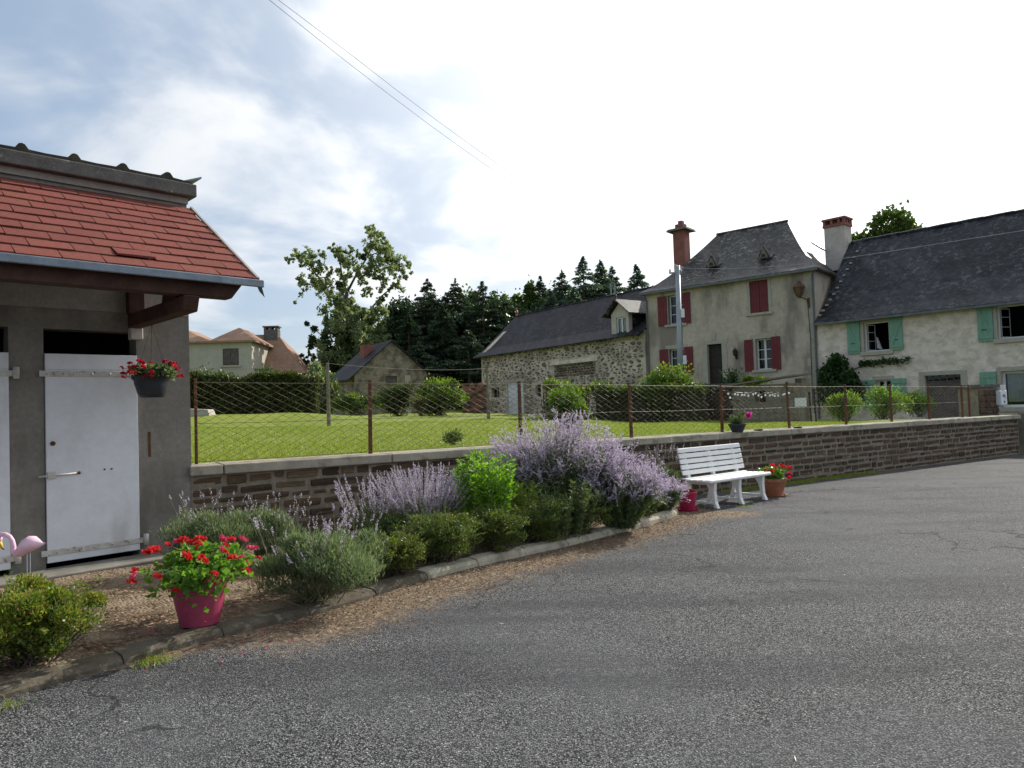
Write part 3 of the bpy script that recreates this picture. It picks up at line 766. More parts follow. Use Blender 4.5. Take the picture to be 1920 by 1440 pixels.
for a in (-2.6, -1.7, -.75, .2, 1.13):
    MB().hexa([(a, AY1 + .08, AZ1 - .02), (a + .08, AY1 + .08, AZ1 - .02), (a + .08, AY0 - .03, AZ0 - .16), (a, AY0 - .03, AZ0 - .16)],
              [(a, AY1 + .08, AZ1 + .01), (a + .08, AY1 + .08, AZ1 + .01), (a + .08, AY0 - .03, AZ0 - .06), (a, AY0 - .03, AZ0 - .06)]).build('rafter', MAT['wood'], SH)
for a in (.74, -1.95):
    MB().hexa([(a, -1.5, 2.46), (a + .14, -1.5, 2.46), (a + .14, -.03, 2.46), (a, -.03, 2.46)], [(a, -1.56, 2.60), (a + .14, -1.56, 2.60), (a + .14, -.03, 2.60), (a, -.03, 2.60)]).build('bracket_beam', MAT['wood'], SH, bevel=.012)
    MB().box(a - .01, a + .15, -.11, -.014, 2.602, 2.9).build('bracket_post', MAT['wood'], SH, bevel=.008)
    MB().box(a + .01, a + .13, -.10, -.001, 2.34, 2.458).build('bracket_foot', MAT['chim_pale'], SH, bevel=.01)
    MB().hexa([(a + .02, -1.3, 2.602), (a + .12, -1.3, 2.602), (a + .12, -.95, 2.602), (a + .02, -.95, 2.602)], [(a + .02, -1.3, 2.86), (a + .12, -1.3, 2.86), (a + .12, -1.1, 3.0), (a + .02, -1.1, 3.0)]).build('bracket_block', MAT['wood'], SH)
# plank doors
def shed_door(u0, u1, hinge_right):
    d = MB(); nb = 5; bw = (u1 - u0) / nb
    dr = MB().box(u0, u1, -.028, -.004, .175, 2.175).build('door', MAT['white'], SH)
    MB().box(u0 + .001, u1 - .001, -.036, -.0285, .176, 2.02).build('panel', MAT['white'], dr, bevel=.002)
    MB().box(u0 + .001, u1 - .001, -.036, -.0285, 2.023, 2.174).build('panel', MAT['white'], dr, bevel=.002)
    for z in (.27, 1.98):
        a, b = (u0 + .01, u1 + .07) if hinge_right else (u0 - .05, u1 - .02)
        MB().box(u0 - .05, u1 + .05, -.044, -.037, z - .028, z + .028).build('hinge_strap', MAT['white_iron'], dr, bevel=.003)
        MB().tube([(u1 + .055, -.05, z - .05), (u1 + .055, -.05, z + .06)], .026, 10).build('hinge_pin', MAT['white_iron'], dr, smooth=True)
        for q in range(5):
            MB().ball((u0 + .08 + q * .16, -.046, z), .011, 8, 4).build('bolt_head', MAT['white_iron'], dr, smooth=True)
    if hinge_right == 2:
        return dr
    MB().tube([(u0 - .07, -.055, 1.0), (u0 + .27, -.055, 1.012)], .009, 8).build('bolt', MAT['white_iron'], dr, smooth=True)
    MB().box(u0 + .005, u0 + .075, -.062, -.037, .975, 1.04).build('bolt_plate', MAT['white_iron'], dr, bevel=.004)
    MB().ball((u0 + .27, -.06, 1.012), .016, 8, 6).build('bolt_knob', MAT['rust'], dr, smooth=True)
    la = MB().lathe([(.0, 0), (.022, 0), (.022, .012), (.012, .02), (0, .022)], 12).build('latch', MAT['rust'], dr, smooth=True); la.location = (u0 + .055, -.037, 1.31); la.rotation_euler = (R(90), 0, 0)
    for q in (.5, .565): MB().ball((u0 + q, -.038, 1.02 + .01 * q), .010, 6, 4).build('screw', MAT['rust'], dr)
    return dr
shed_door(.005, .825, 1); shed_door(-1.115, -.285, 2); shed_door(-2.345, -1.505, 2)
MB().box(.93, .955, -.006, -.001, 1.12, 1.38).build('rust_bracket', MAT['rust'], SH)

# ------------------------------------------------------------------ windows and shutters for the houses
def window(parent, x0, x1, z0, z1, y, cols=2, rows=3, fw=.06, frame='white_frame', dark=True, leaf_div=True):
    fr = MB(); fr.box(x0, x0 + fw, y, y + .06, z0, z1); fr.box(x1 - fw, x1, y, y + .06, z0, z1)
    fr.box(x0 + fw, x1 - fw, y, y + .06, z0, z0 + fw); fr.box(x0 + fw, x1 - fw, y, y + .06, z1 - fw, z1)
    wo_ = fr.build('window', MAT[frame], parent)
    xi0, xi1, zi0, zi1 = x0 + fw, x1 - fw, z0 + fw, z1 - fw
    mb = MB()
    for c in range(1, cols):
        xc = xi0 + (xi1 - xi0) * c / cols; ww = .05 if leaf_div else .02
        mb.box(xc - ww, xc + ww, y + .005, y + .05, zi0, zi1)
    for r_ in range(1, rows):
        zc = zi0 + (zi1 - zi0) * r_ / rows; mb.box(xi0, xi1, y + .012, y + .045, zc - .016, zc + .016)
    if mb.v: mb.build('glazing_bar', MAT[frame], wo_)
    for c in range(cols):
        for r_ in range(rows):
            a = xi0 + (xi1 - xi0) * c / cols; b = xi0 + (xi1 - xi0) * (c + 1) / cols; e = zi0 + (zi1 - zi0) * r_ / rows; f_ = zi0 + (zi1 - zi0) * (r_ + 1) / rows
            MB().poly([(a, y + .03, e), (b, y + .03, e), (b, y + .03, f_), (a, y + .03, f_)]).build('pane', MAT['glass'], wo_)
    return wo_
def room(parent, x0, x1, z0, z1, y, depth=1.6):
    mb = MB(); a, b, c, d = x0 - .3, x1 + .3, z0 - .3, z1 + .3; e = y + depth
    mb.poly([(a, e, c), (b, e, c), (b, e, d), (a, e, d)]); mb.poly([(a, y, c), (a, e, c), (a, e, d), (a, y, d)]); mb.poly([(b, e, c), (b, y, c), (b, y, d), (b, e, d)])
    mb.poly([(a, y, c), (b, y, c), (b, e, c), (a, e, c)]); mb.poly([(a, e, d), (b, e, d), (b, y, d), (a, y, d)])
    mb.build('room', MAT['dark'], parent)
def plain_shutter(parent, x0, x1, z0, z1, y, mat, flip=False):
    s = MB().box(x0, x1, y - .035, y, z0, z1).build('shutter', MAT[mat], parent)
    n_ = 3; bw = (x1 - x0) / n_
    for k in range(n_): MB().box(x0 + k * bw + .004, x0 + (k + 1) * bw - .004, y - .044, y - .0355, z0 + .002, z1 - .002).build('board', MAT[mat], s)
    return s
def z_shutter(parent, x0, x1, z0, z1, y, mat, flip):
    s = plain_shutter(parent, x0, x1, z0, z1, y, mat); h = z1 - z0
    for z in (z0 + h * .08, z1 - h * .16): MB().box(x0, x1, y - .07, y - .045, z, z + .09).build('batten', MAT[mat], s)
    a, b = (x1 - .06, x0 + .06) if flip else (x0 + .06, x1 - .06)
    za, zb = z0 + h * .08 + .09, z1 - h * .16
    MB().hexa([(b - .04, y - .068, za), (b + .04, y - .068, za), (b + .04, y - .046, za), (b - .04, y - .046, za)], [(a - .04, y - .068, zb), (a + .04, y - .068, zb), (a + .04, y - .046, zb), (a - .04, y - .046, zb)]).build('brace', MAT[mat], s)
    MB().box((x0 + x1) / 2 - .13, (x0 + x1) / 2 + .08, y - .062, y - .0455, z0 + h * .3, z0 + h * .3 + .03).build('latch', MAT['dark_wood'], s)
    return s
JX, JY = 13.56, 31.8
# ------------------------------------------------------------------ house with red shutters
RH = thing('stucco_house', 'aged beige stucco house with dark red shutters and hipped slate roof', 'house', (JX, JY, 0), R(49.5 - 90))
rh_holes = [(-7.22, -6.40, 5.45, 6.93), (-2.95, -2.08, 5.55, 7.05), (-7.26, -6.44, 2.9, 4.2), (-2.78, -2.03, 2.88, 4.33), (-5.2, -4.45, 1.95, 4.27)]
w = MB(); holed_wall(w, -8.5, 0, -.3, 7.2, 0, .4, rh_holes)
w.build('wall', MAT['stucco'], RH)
for x0, x1 in ((-8.5, -8.1), (-.4, 0)): MB().box(x0, x1, .402, 8.0, -.3, 7.2).build('side_wall', MAT['stucco'], RH)
MB().box(-8.1, -.4, 7.6, 8.0, -.3, 7.2).build('back_wall', MAT['stucco'], RH)
for i in range(18):                                  # corner quoins, long and short
    l_ = .46 if i % 2 else .3
    MB().box(-l_, .006, -.02, -.002, .2 + i * .385, .2 + i * .385 + .37).build('quoin', MAT['stone_trim'], RH, bevel=.008)
for x0, x1, z0, z1 in rh_holes:                      # stone surrounds
    dj = z0 < 2.5; t = .14 if not dj else .26
    MB().box(x0 - t, x0, -.025, .05, z0, z1).build('stone_jamb', MAT['stone_trim'], RH, bevel=.006); MB().box(x1, x1 + t, -.025, .05, z0, z1).build('stone_jamb', MAT['stone_trim'], RH, bevel=.006)
    MB().box(x0 - t - .06, x1 + t + .06, -.027, .05, z1, z1 + .2).build('lintel', MAT['stone_trim'], RH, bevel=.006)
    if not dj: MB().box(x0 - .2, x1 + .2, -.09, .05, z0 - .12, z0).build('sill', MAT['stone_trim'], RH, bevel=.008)
MB().hexa([(-4.9, -.05, 4.475), (-4.75, -.05, 4.475), (-4.75, .02, 4.475), (-4.9, .02, 4.475)], [(-4.96, -.05, 4.8), (-4.69, -.05, 4.8), (-4.69, .02, 4.8), (-4.96, .02, 4.8)]).build('keystone', MAT['stone_trim'], RH)
for i in (0, 2, 3):
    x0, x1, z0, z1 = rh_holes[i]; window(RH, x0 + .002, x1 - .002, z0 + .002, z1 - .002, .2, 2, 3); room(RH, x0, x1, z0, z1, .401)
for x0, x1, z0, z1 in ((-7.78, -7.27, 5.42, 6.93), (-6.38, -5.98, 5.42, 6.96), (-7.79, -7.3, 2.86, 4.22), (-6.40, -5.95, 2.86, 4.25), (-3.31, -2.9, 2.84, 4.33), (-2.03, -1.62, 2.85, 4.37)):
    plain_shutter(RH, x0, x1, z0, z1, -.03, 'red_paint')
plain_shutter(RH, -2.945, -2.52, 5.56, 7.04, .08, 'red_paint'); plain_shutter(RH, -2.505, -2.085, 5.56, 7.04, .08, 'red_paint')
dr = MB().box(-5.198, -4.452, .2, .26, 1.952, 4.268).build('door', MAT['dark_wood'], RH)
for k in range(4): MB().box(-5.13, -4.52, .185, .199, 2.05 + k * .55, 2.5 + k * .55).build('door_panel', MAT['dark_wood'], dr, bevel=.01)
MB().ball((-4.53, .17, 2.95), .03, 8, 6).build('handle', MAT['lantern'], dr)
# hipped roof, concave towards the eaves
E0 = [(-8.78, -.28), (.26, -.28), (.26, 8.28), (-8.78, 8.28)]; RG = [(-6.2, 4.0), (-2.45, 4.0), (-2.45, 4.0), (-6.2, 4.0)]
rf = MB(); NR = 8
for i in range(NR + 1):
    t = i / NR
    for k in range(4): rf.v.append((E0[k][0] * (1 - t) + RG[k][0] * t, E0[k][1] * (1 - t) + RG[k][1] * t, 7.24 + 3.3 * t ** 1.28))
for i in range(NR):
    for k in range(4):
        j = (k + 1) % 4; rf.f.append((i * 4 + k, i * 4 + j, i * 4 + 4 + j, i * 4 + 4 + k))
rf.v += [(x, y, 7.16) for x, y in E0]; b = len(rf.v) - 4
for k in range(4): rf.f.append((b + k, b + (k + 1) % 4, (k + 1) % 4, k))
rf.f.append((b + 3, b + 2, b + 1, b))
roof = rf.build('roof', MAT['slate'], RH)
MB().tube([(-6.25, 4, 10.55), (-2.4, 4, 10.55)], .07, 8).build('ridge_tile', MAT['slate'], roof)
for x, y, z in ((-5.36, 1.35, 8.27), (-2.68, 1.35, 8.27)):      # small triangular roof vents
    v_ = MB().hexa([(x - .34, y - .12, z), (x + .34, y - .12, z), (x, y - .12, z + .66)], [(x - .34, y + .45, z + .3), (x + .34, y + .45, z + .3), (x, y + .9, z + .66)]).build('roof_vent', MAT['slate'], roof)
    MB().hexa([(x - .22, y - .14, z + .05), (x + .22, y - .14, z + .05), (x, y - .14, z + .5)], [(x - .22, y - .122, z + .05), (x + .22, y - .122, z + .05), (x, y - .122, z + .5)]).build('vent_board', MAT['weather_wood'], v_)
    MB().hexa([(x - .11, y - .155, z + .09), (x + .11, y - .155, z + .09), (x + .07, y - .155, z + .24), (x - .07, y - .155, z + .24)], [(x - .11, y - .142, z + .09), (x + .11, y - .142, z + .09), (x + .07, y - .142, z + .24), (x - .07, y - .142, z + .24)]).build('vent_hole', MAT['dark'], v_)
MB().hexa([(.9 - 1.9, 3.0, 9.0), (-.55, 3.0, 8.62), (-.55, 3.9, 8.62), (-1.0, 3.9, 9.0)], [(-.98, 3.0, 9.08), (-.53, 3.0, 8.70), (-.53, 3.9, 8.70), (-.98, 3.9, 9.08)]).build('skylight', MAT['zinc'], roof)
ch = MB().box(-8.22, -7.55, 2.75, 3.4, 6.8, 10.85).build('chimney', MAT['chim_red'], RH)
MB().hexa([(-8.5, 2.48, 10.85), (-7.27, 2.48, 10.85), (-7.27, 3.68, 10.85), (-8.5, 3.68, 10.85)], [(-8.42, 2.56, 10.98), (-7.35, 2.56, 10.98), (-7.35, 3.6, 10.98), (-8.42, 3.6, 10.98)]).build('chimney_cap', MAT['slab'], ch)
MB().box(-8.12, -7.65, 2.85, 3.3, 10.982, 11.25).build('flue_block', MAT['chim_red'], ch); MB().box(-8.0, -7.75, 2.95, 3.25, 11.252, 11.45).build('chimney_pot', MAT['chim_red'], ch, bevel=.03)
MB().tube([(-8.4, -.32, 7.15), (-8.42, -.06, 6.8), (-8.42, -.06, .6)], .04, 8).build('downpipe', MAT['zinc_dark'], RH); MB().tube([(.05, -.3, 7.15), (-.05, -.08, 6.8), (-.05, -.08, .6)], .04, 8).build('downpipe', MAT['zinc_dark'], RH)
MB().box(-8.7, .25, -.38, -.29, 7.1, 7.2).build('gutter', MAT['zinc_dark'], RH)
MB().tube([(-.30, -.06, 5.55), (-.26, -.05, 4), (-.3, -.05, 1.2)], .014, 5).build('cable', MAT['dark_wood'], RH)
# street lantern on the corner, a thing of its own
LN = thing('wall_lantern', 'rusty street lantern on a bracket at the corner of the stucco house', 'lantern', (JX, JY, 0), R(49.5 - 90))
MB().tube([(-.28, -.06, 5.62), (-.3, -.16, 5.86), (-.42, -.3, 5.95), (-.55, -.38, 5.98)], .025, 6).build('bracket', MAT['lantern'], LN); MB().box(-.32, -.22, -.05, -.022, 5.5, 5.95).build('back_plate', MAT['lantern'], LN)
lx, ly = -.55, -.38
MB().lathe([(.0, 5.96), (.09, 5.98), (.12, 6.05), (.0, 6.051)], 6, (lx, ly, 0)).build('lamp_base', MAT['lantern'], LN)
MB().lathe([(.13, 6.05), (.24, 6.42)], 6, (lx, ly, 0)).build('lamp_glass', MAT['lamp_glass'], LN)
MB().lathe([(.28, 6.42), (.22, 6.52), (.11, 6.6), (.1, 6.66), (.05, 6.7), (0, 6.74)], 6, (lx, ly, 0)).build('lamp_roof', MAT['lantern'], LN)
for k in range(6):
    a = 2 * math.pi * k / 6; MB().tube([(lx + .135 * math.cos(a), ly + .135 * math.sin(a), 6.05), (lx + .25 * math.cos(a), ly + .25 * math.sin(a), 6.42)], .014, 4).build('lamp_bar', MAT['lantern'], LN)
SC = thing('wall_sconce', 'small dark wall sconce between door and lower right window', 'lamp', (JX, JY, 0), R(49.5 - 90))
MB().box(-3.75, -3.67, -.03, -.002, 3.45, 3.85).build('back_plate', MAT['dark_wood'], SC); MB().tube([(-3.71, -.03, 3.55), (-3.71, -.15, 3.5), (-3.71, -.2, 3.6)], .02, 6).build('arm', MAT['dark_wood'], SC)
MB().lathe([(.04, 3.6), (.1, 3.68), (.12, 3.85), (.04, 3.95), (0, 4.02)], 8, (-3.71, -.2, 0)).build('lamp_shade', MAT['dark_wood'], SC)

# ------------------------------------------------------------------ house with sea-green shutters
GH = thing('stone_house', 'cream stone house with sea-green shutters and long blue slate roof', 'house', (JX, JY, 0), R(43 - 90))
gh_holes = [(2.0, 2.99, 3.35, 4.58), (6.8, 7.95, 3.45, 4.68), (4.25, 5.5, .0, 2.22), (2.4, 2.97, 1.0, 2.14), (6.82, 8.3, .9, 2.24)]
w = MB(); holed_wall(w, .02, 13, -.4, 4.85, 0, .45, gh_holes); w.build('wall', MAT['pale_wall'], GH)
MB().box(12.55, 13, .452, 8, -.4, 4.85).build('side_wall', MAT['pale_wall'], GH); MB().box(.02, 12.55, 7.55, 8, -.4, 4.85).build('back_wall', MAT['pale_wall'], GH)
for x0, x1, z0, z1 in gh_holes:
    t = .22 if z0 < .5 else .13
    MB().box(x0 - t, x0, -.03, .04, z0, z1).build('stone_jamb', MAT['stone_trim'], GH, bevel=.008); MB().box(x1, x1 + t, -.03, .04, z0, z1).build('stone_jamb', MAT['stone_trim'], GH, bevel=.008)
    MB().box(x0 - t, x1 + t, -.032, .04, z1, z1 + (.16 if z0 < 3 else .1)).build('lintel', MAT['stone_trim'], GH, bevel=.008)
    if z0 > .5: MB().box(x0 - .15, x1 + .15, -.11, .04, z0 - .16, z0).build('sill', MAT['stone_trim'], GH, bevel=.01)
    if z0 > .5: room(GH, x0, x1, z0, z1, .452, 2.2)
def casement(x0, x1, z0, z1, open_leaf):
    fr = MB(); f_ = .05; y = .16
    fr.box(x0, x0 + f_, y, y + .07, z0, z1); fr.box(x1 - f_, x1, y, y + .07, z0, z1); fr.box(x0 + f_, x1 - f_, y, y + .07, z0, z0 + f_); fr.box(x0 + f_, x1 - f_, y, y + .07, z1 - f_, z1)
    wo_ = fr.build('window', MAT['white_frame'], GH)
    sw = (x1 - x0) / 2 - .06                                           # leaves swung open into the room
    for s_, xb in ((1, x0 + .06), (-1, x1 - .06)):
        lf = MB(); a = R(68) * s_
        def P(d, z, th): return (xb + s_ * d * math.cos(a), .24 + d * abs(math.sin(a)) + th, z)
        for d0, d1, za, zb in ((0, .04, z0 + .06, z1 - .06), (sw - .04, sw, z0 + .06, z1 - .06), (.04, sw - .04, z0 + .06, z0 + .1), (.04, sw - .04, z1 - .1, z1 - .06), (.04, sw - .04, z0 + .45, z0 + .475), (.04, sw - .04, z0 + .82, z0 + .845)):
            lf.hexa([P(d0, za, 0), P(d1, za, 0), P(d1, za, .03), P(d0, za, .03)], [P(d0, zb, 0), P(d1, zb, 0), P(d1, zb, .03), P(d0, zb, .03)])
        lf.build('casement_leaf', MAT['white_frame'], wo_)
        MB().poly([P(.04, z0 + .1, .015), P(sw - .04, z0 + .1, .015), P(sw - .04, z1 - .1, .015), P(.04, z1 - .1, .015)]).build('pane', MAT['glass'], wo_)
casement(2.002, 2.988, 3.352, 4.578, True); casement(6.802, 7.948, 3.452, 4.678, True)
MB().hexa([(2.32, .5, 3.5), (2.5, .5, 3.45), (2.52, .55, 3.45), (2.34, .55, 3.5)], [(2.3, .5, 4.0), (2.36, .5, 3.95), (2.36, .55, 3.95), (2.3, .55, 4.0)]).build('curtain', MAT['curtain'], GH)
window(GH, 2.402, 2.968, 1.002, 2.138, .2, 2, 1); window(GH, 6.822, 8.298, .902, 2.238, .2, 2, 1, .09)
MB().box(6.95, 7.5, .3, .31, 1.1, 2.15).build('curtain', MAT['curtain'], GH)
for x0, x1, z0, z1, fl in ((1.33, 1.85, 3.3, 4.72, 0), (3.03, 3.52, 3.33, 4.69, 1), (6.17, 6.67, 3.39, 4.83, 0), (8.05, 8.55, 3.4, 4.83, 1), (1.9, 2.38, .95, 2.16, 0), (3.0, 3.56, .95, 2.17, 1), (6.15, 6.68, .85, 2.25, 0), (8.4, 8.9, .85, 2.25, 1)):
    z_shutter(GH, x0, x1, z0, z1, -.035, 'green_paint', fl)
gd = MB().box(4.252, 5.498, .12, .17, .002, 1.95).build('garage_door', MAT['grey_wood'], GH)
for k in range(9): MB().box(4.256 + k * .138, 4.256 + k * .138 + .131, .108, .119, .01, 1.94).build('board', MAT['grey_wood'], gd)
MB().box(4.252, 5.498, .1, .18, 1.952, 2.0).build('transom', MAT['grey_wood'], gd)
for k in range(6): MB().box(4.252 + k * .2405, 4.252 + k * .2405 + .04, .12, .17, 2.002, 2.218).build('fanlight_bar', MAT['grey_wood'], gd)
for k in range(5): MB().poly([(4.295 + k * .2405, .145, 2.002), (4.49 + k * .2405, .145, 2.002), (4.49 + k * .2405, .145, 2.218), (4.295 + k * .2405, .145, 2.218)]).build('pane', MAT['glass'], gd)
room(GH, 4.25, 5.5, 0.3, 2.2, .452)
rf = MB(); xs = np.linspace(.0, 13.4, 12); ys = [(-.34, 4.78), (.3, 5.22), (1.2, 6.0), (4.0, 8.88)]
pr = lambda x, y, z: (x if x > .1 else x + (.02 if y < 1 else 0), y, z + .03 * math.sin(x * 1.3) * (y / 4))
for i in range(11):
    for (ya, za), (yb, zb) in zip(ys[:-1], ys[1:]): rf.poly([pr(xs[i], ya, za), pr(xs[i + 1], ya, za), pr(xs[i + 1], yb, zb), pr(xs[i], yb, zb)])
rf.poly([(0, 4, 8.88), (13.4, 4, 8.88), (13.4, 8.4, 4.75), (0, 8.4, 4.75)]); rf.poly([(0, -.34, 4.70), (13.4, -.34, 4.70), (13.4, -.34, 4.78), (0.02, -.34, 4.78)]); rf.poly([(0, -.34, 4.70), (0, .0, 4.86), (13.4, .0, 4.86), (13.4, -.34, 4.70)])
rf.poly([(13.0, 0, 4.84), (13.0, 8, 4.84), (13.0, 4, 8.8)])
roof = rf.build('roof', MAT['slate_blue'], GH)
rdg = MB(); 
for i in range(24): rdg.tube([(.1 + i * .55, 4, 8.89 + .02 * (i % 2)), (.1 + (i + 1) * .55, 4, 8.9)], [.075, .085], 8)
rdg.build('ridge_tile', MAT['slate_blue'], roof)
for i in range(12):
    t0 = .1 + i * .30; z_ = np.interp(t0, [-.34, .3, 1.2, 4.0], [4.78, 5.22, 6.0, 8.88])
    MB().box(.03 + t0 * .15, .14 + t0 * .15, t0 - .04, t0 + .10, z_ + .02, z_ + .10).build('step_flashing', MAT['stone_trim'], roof)
MB().box(0.05, 13.3, -.44, -.345, 4.66, 4.75).build('gutter', MAT['zinc_dark'], GH)
ch = MB().box(-.95, .02, 3.5, 4.3, 7.6, 9.72).build('chimney', MAT['chim_pale'], GH)
cap = MB(); cap.box(-1.0, .07, 3.45, 4.35, 9.722, 9.85)
for x in (-.98, -.63, -.28, -.05): cap.box(x, x + .11, 3.46, 3.6, 9.852, 10.05); cap.box(x, x + .11, 4.2, 4.34, 9.852, 10.05)
for y in (3.75, 4.0): cap.box(-.98, -.86, y, y + .1, 9.852, 10.05); cap.box(-.06, .06, y, y + .1, 9.852, 10.05)
cap.box(-1.03, .1, 3.42, 4.38, 10.052, 10.14); cap.build('chimney_top', MAT['chim_red'], ch)

# ------------------------------------------------------------------ stone barn
BX, BY = 7.02, 37.38
BN = thing('stone_barn', 'rubble stone barn with dark slate roof and small dormer beside the stucco house', 'barn', (BX, BY, 0), R(35 - 90))
bh = [(-12.85, -11.0, .5, 3.17), (-14.75, -13.75, 2.25, 2.92), (-9.7, -9.1, 2.15, 2.95)]
w = MB(); holed_wall(w, -15.9, -.05, .2, 5.35, 0, .5, bh); bw_ = w.build('wall', MAT['barn_mortar'], BN)
MB().box(-15.9, -15.4, .502, 6.6, .2, 5.35).build('side_wall', MAT['barn_mortar'], BN); MB().box(-15.4, -.05, 6.1, 6.6, .2, 5.35).build('back_wall', MAT['barn_mortar'], BN)
MB().hexa([(-15.9, 0, 5.351), (-15.9, 6.6, 5.351), (-15.9, 3.3, 8.1)], [(-15.5, 0, 5.351), (-15.5, 6.6, 5.351), (-15.5, 3.3, 8.1)]).build('gable', MAT['barn_mortar'], BN)
rn = random.Random(3)
stone_me = []
for i in range(8):
    n_ = 8; mb = MB(); f_ = []
    for k in range(n_):
        a = 2 * math.pi * k / n_; rr = rn.uniform(.27, .54); f_.append((rr * math.cos(a), rr * math.sin(a)))
    mb.v = [(x, .5, z) for x, z in f_] + [(x * .93, -.2, z * .93) for x, z in f_] + [(x * .7, -.5, z * .7) for x, z in f_]
    for a in (0, 8):
        for k in range(8): q = (k + 1) % 8; mb.f.append((a + k, a + q, a + 8 + q, a + 8 + k))
    mb.f.append(tuple(range(16, 24))); me = mb.mesh('stone'); me.materials.append(MAT['rubble']); stone_me.append(me)
placed = []; small = MB()
def barn_free(x, z, a, b):
    if any(h[0] - a < x < h[1] + a and h[2] - b < z < h[3] + b + .1 for h in bh): return False
    if -8.1 < x < -3.6 and 3.2 < z < 4.35: return False
    if -2.6 < x < -.9 and z > 5.0 - b: return False
    return all(abs(x - p[0]) > (a + p[2]) * .52 or abs(z - p[1]) > (b + p[3]) * .55 for p in placed)
tries = 0
while len(placed) < 1150 and tries < 50000:
    tries += 1; x = rn.uniform(-15.7, -.3); z = rn.uniform(.9, 5.15)
    lo = len(placed) < 260
    a = rn.choice([rn.uniform(.24, .42), rn.uniform(.3, .62)]) if lo else rn.uniform(.10, .26); b = a * rn.uniform(.26, .6)
    if z > 3.2 and x < -8 and rn.random() < .35: continue
    if not barn_free(x, z, a, b): continue
    placed.append((x, z, a, b)); l_ = (x, -.015, z); me = stone_me[len(placed) % 8]; rt = (0, rn.uniform(-.35, .35), 0)
    if len(placed) <= 260: part(me, 'stone', bw_, l_, rt, (a, .08, b))
    else:
        bb = len(small.v); c_, s_ = math.cos(rt[1]), math.sin(rt[1])
        small.v += [(x + v.co.x * a * c_ + v.co.z * b * s_, -.008 + v.co.y * .07, z - v.co.x * a * s_ + v.co.z * b * c_) for v in me.vertices]; small.f += [tuple(bb + k for k in p.vertices) for p in me.polygons]
small.build('small_stones', MAT['rubble'], bw_, kind='stuff')
MB().box(-8.0, -3.7, -.10, .1, 4.0, 4.22).build('lintel_beam', MAT['pale_wall'], BN, bevel=.015)
inf = MB().box(-7.7, -3.95, -.012, -.002, 3.25, 3.998).build('infill', MAT['cottage_wall'], BN)
infm = BRICKS[:4]
for r_ in range(5):
    x = -7.68 + (.15 if r_ % 2 else 0)
    while x < -4.3: l_ = rn.uniform(.2, .42); part(infm[rn.randrange(4)], 'brick', inf, (x + l_ / 2, -.012, 3.33 + r_ * .145 + rn.uniform(-.02, .02)), (0, rn.uniform(-.06, .06), 0), (l_ - rn.uniform(.05, .1), .04, rn.uniform(.07, .11))); x += l_
bd = MB().box(-12.848, -11.002, .1, .16, .502, 3.168).build('door', MAT['white'], BN)
for k in range(9): MB().box(-12.845 + k * .205, -12.845 + k * .205 + .198, .085, .099, .51, 3.16).build('board', MAT['white'], bd)
MB().box(-13.1, -10.75, -.05, .1, 3.172, 3.36).build('door_lintel', MAT['stone_trim'], BN)
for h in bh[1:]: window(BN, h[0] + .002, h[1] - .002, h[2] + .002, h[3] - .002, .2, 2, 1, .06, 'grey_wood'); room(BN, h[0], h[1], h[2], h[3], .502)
rf = MB(); pts = [(-.42, 5.12), (.6, 5.75), (3.3, 8.2)]
for (ya, za), (yb, zb) in zip(pts[:-1], pts[1:]): rf.poly([(-16.35, ya, za), (-.03, ya, za), (-.03, yb, zb), (-16.15, yb, zb)])
rf.poly([(-16.15, 3.3, 8.2), (-.03, 3.3, 8.2), (-.03, 7.0, 5.1), (-16.35, 7.0, 5.1)]); rf.poly([(-16.35, -.42, 5.05), (-.03, -.42, 5.05), (-.03, -.42, 5.12), (-16.35, -.42, 5.12)]); rf.poly([(-16.35, -.42, 5.05), (-16.35, 0, 5.3), (-.03, 0, 5.3), (-.03, -.42, 5.05)])
rf.poly([(-16.35, -.42, 5.05), (-16.35, -.42, 5.12), (-16.25, .6, 5.75), (-16.15, 3.3, 8.2), (-16.15, 3.3, 8.08), (-16.25, .6, 5.6)])
broof = rf.build('roof', MAT['slate_barn'], BN)
rd = MB(); rd.tube([(-16.2, 3.3, 8.2), (-.03, 3.3, 8.2)], .06, 6); rd.build('ridge_tile', MAT['slate_barn'], broof)
MB().lathe([(.1, 8.2), (.07, 8.35), (.12, 8.45), (.05, 8.6), (.02, 8.8)], 8, (-16.05, 3.3, 0)).build('finial', MAT['terracotta'], broof); 
MB().tube([(-6.2, 3.5, 8.1), (-6.2, 3.5, 9.0)], .05, 6).build('vent_pipe', MAT['zinc'], broof); MB().tube([(-5.85, 3.5, 8.1), (-5.85, 3.5, 9.0)], .05, 6).build('vent_pipe', MAT['zinc'], broof)
dm = MB(); holed_wall(dm, -2.45, -1.12, 5.0, 6.42, -.06, .2, [(-2.08, -1.32, 5.28, 6.2)]); dm.poly([(-2.45, -.06, 6.42), (-1.12, -.06, 6.42), (-1.785, -.06, 7.0)]); dmo = dm.build('dormer', MAT['chim_pale'], BN)
for x in (-2.45, -1.15): MB().box(x, x + .03, .205, 2.0, 5.0, 6.42).build('dormer_cheek', MAT['slate_barn'], dmo)
MB().hexa([(-2.85, -.4, 6.28), (-2.85, 1.6, 6.28), (-1.785, 1.9, 7.12), (-1.785, -.42, 7.12)], [(-2.85, -.4, 6.34), (-2.85, 1.6, 6.34), (-1.785, 1.9, 7.19), (-1.785, -.42, 7.19)]).build('dormer_roof', MAT['slate'], dmo)
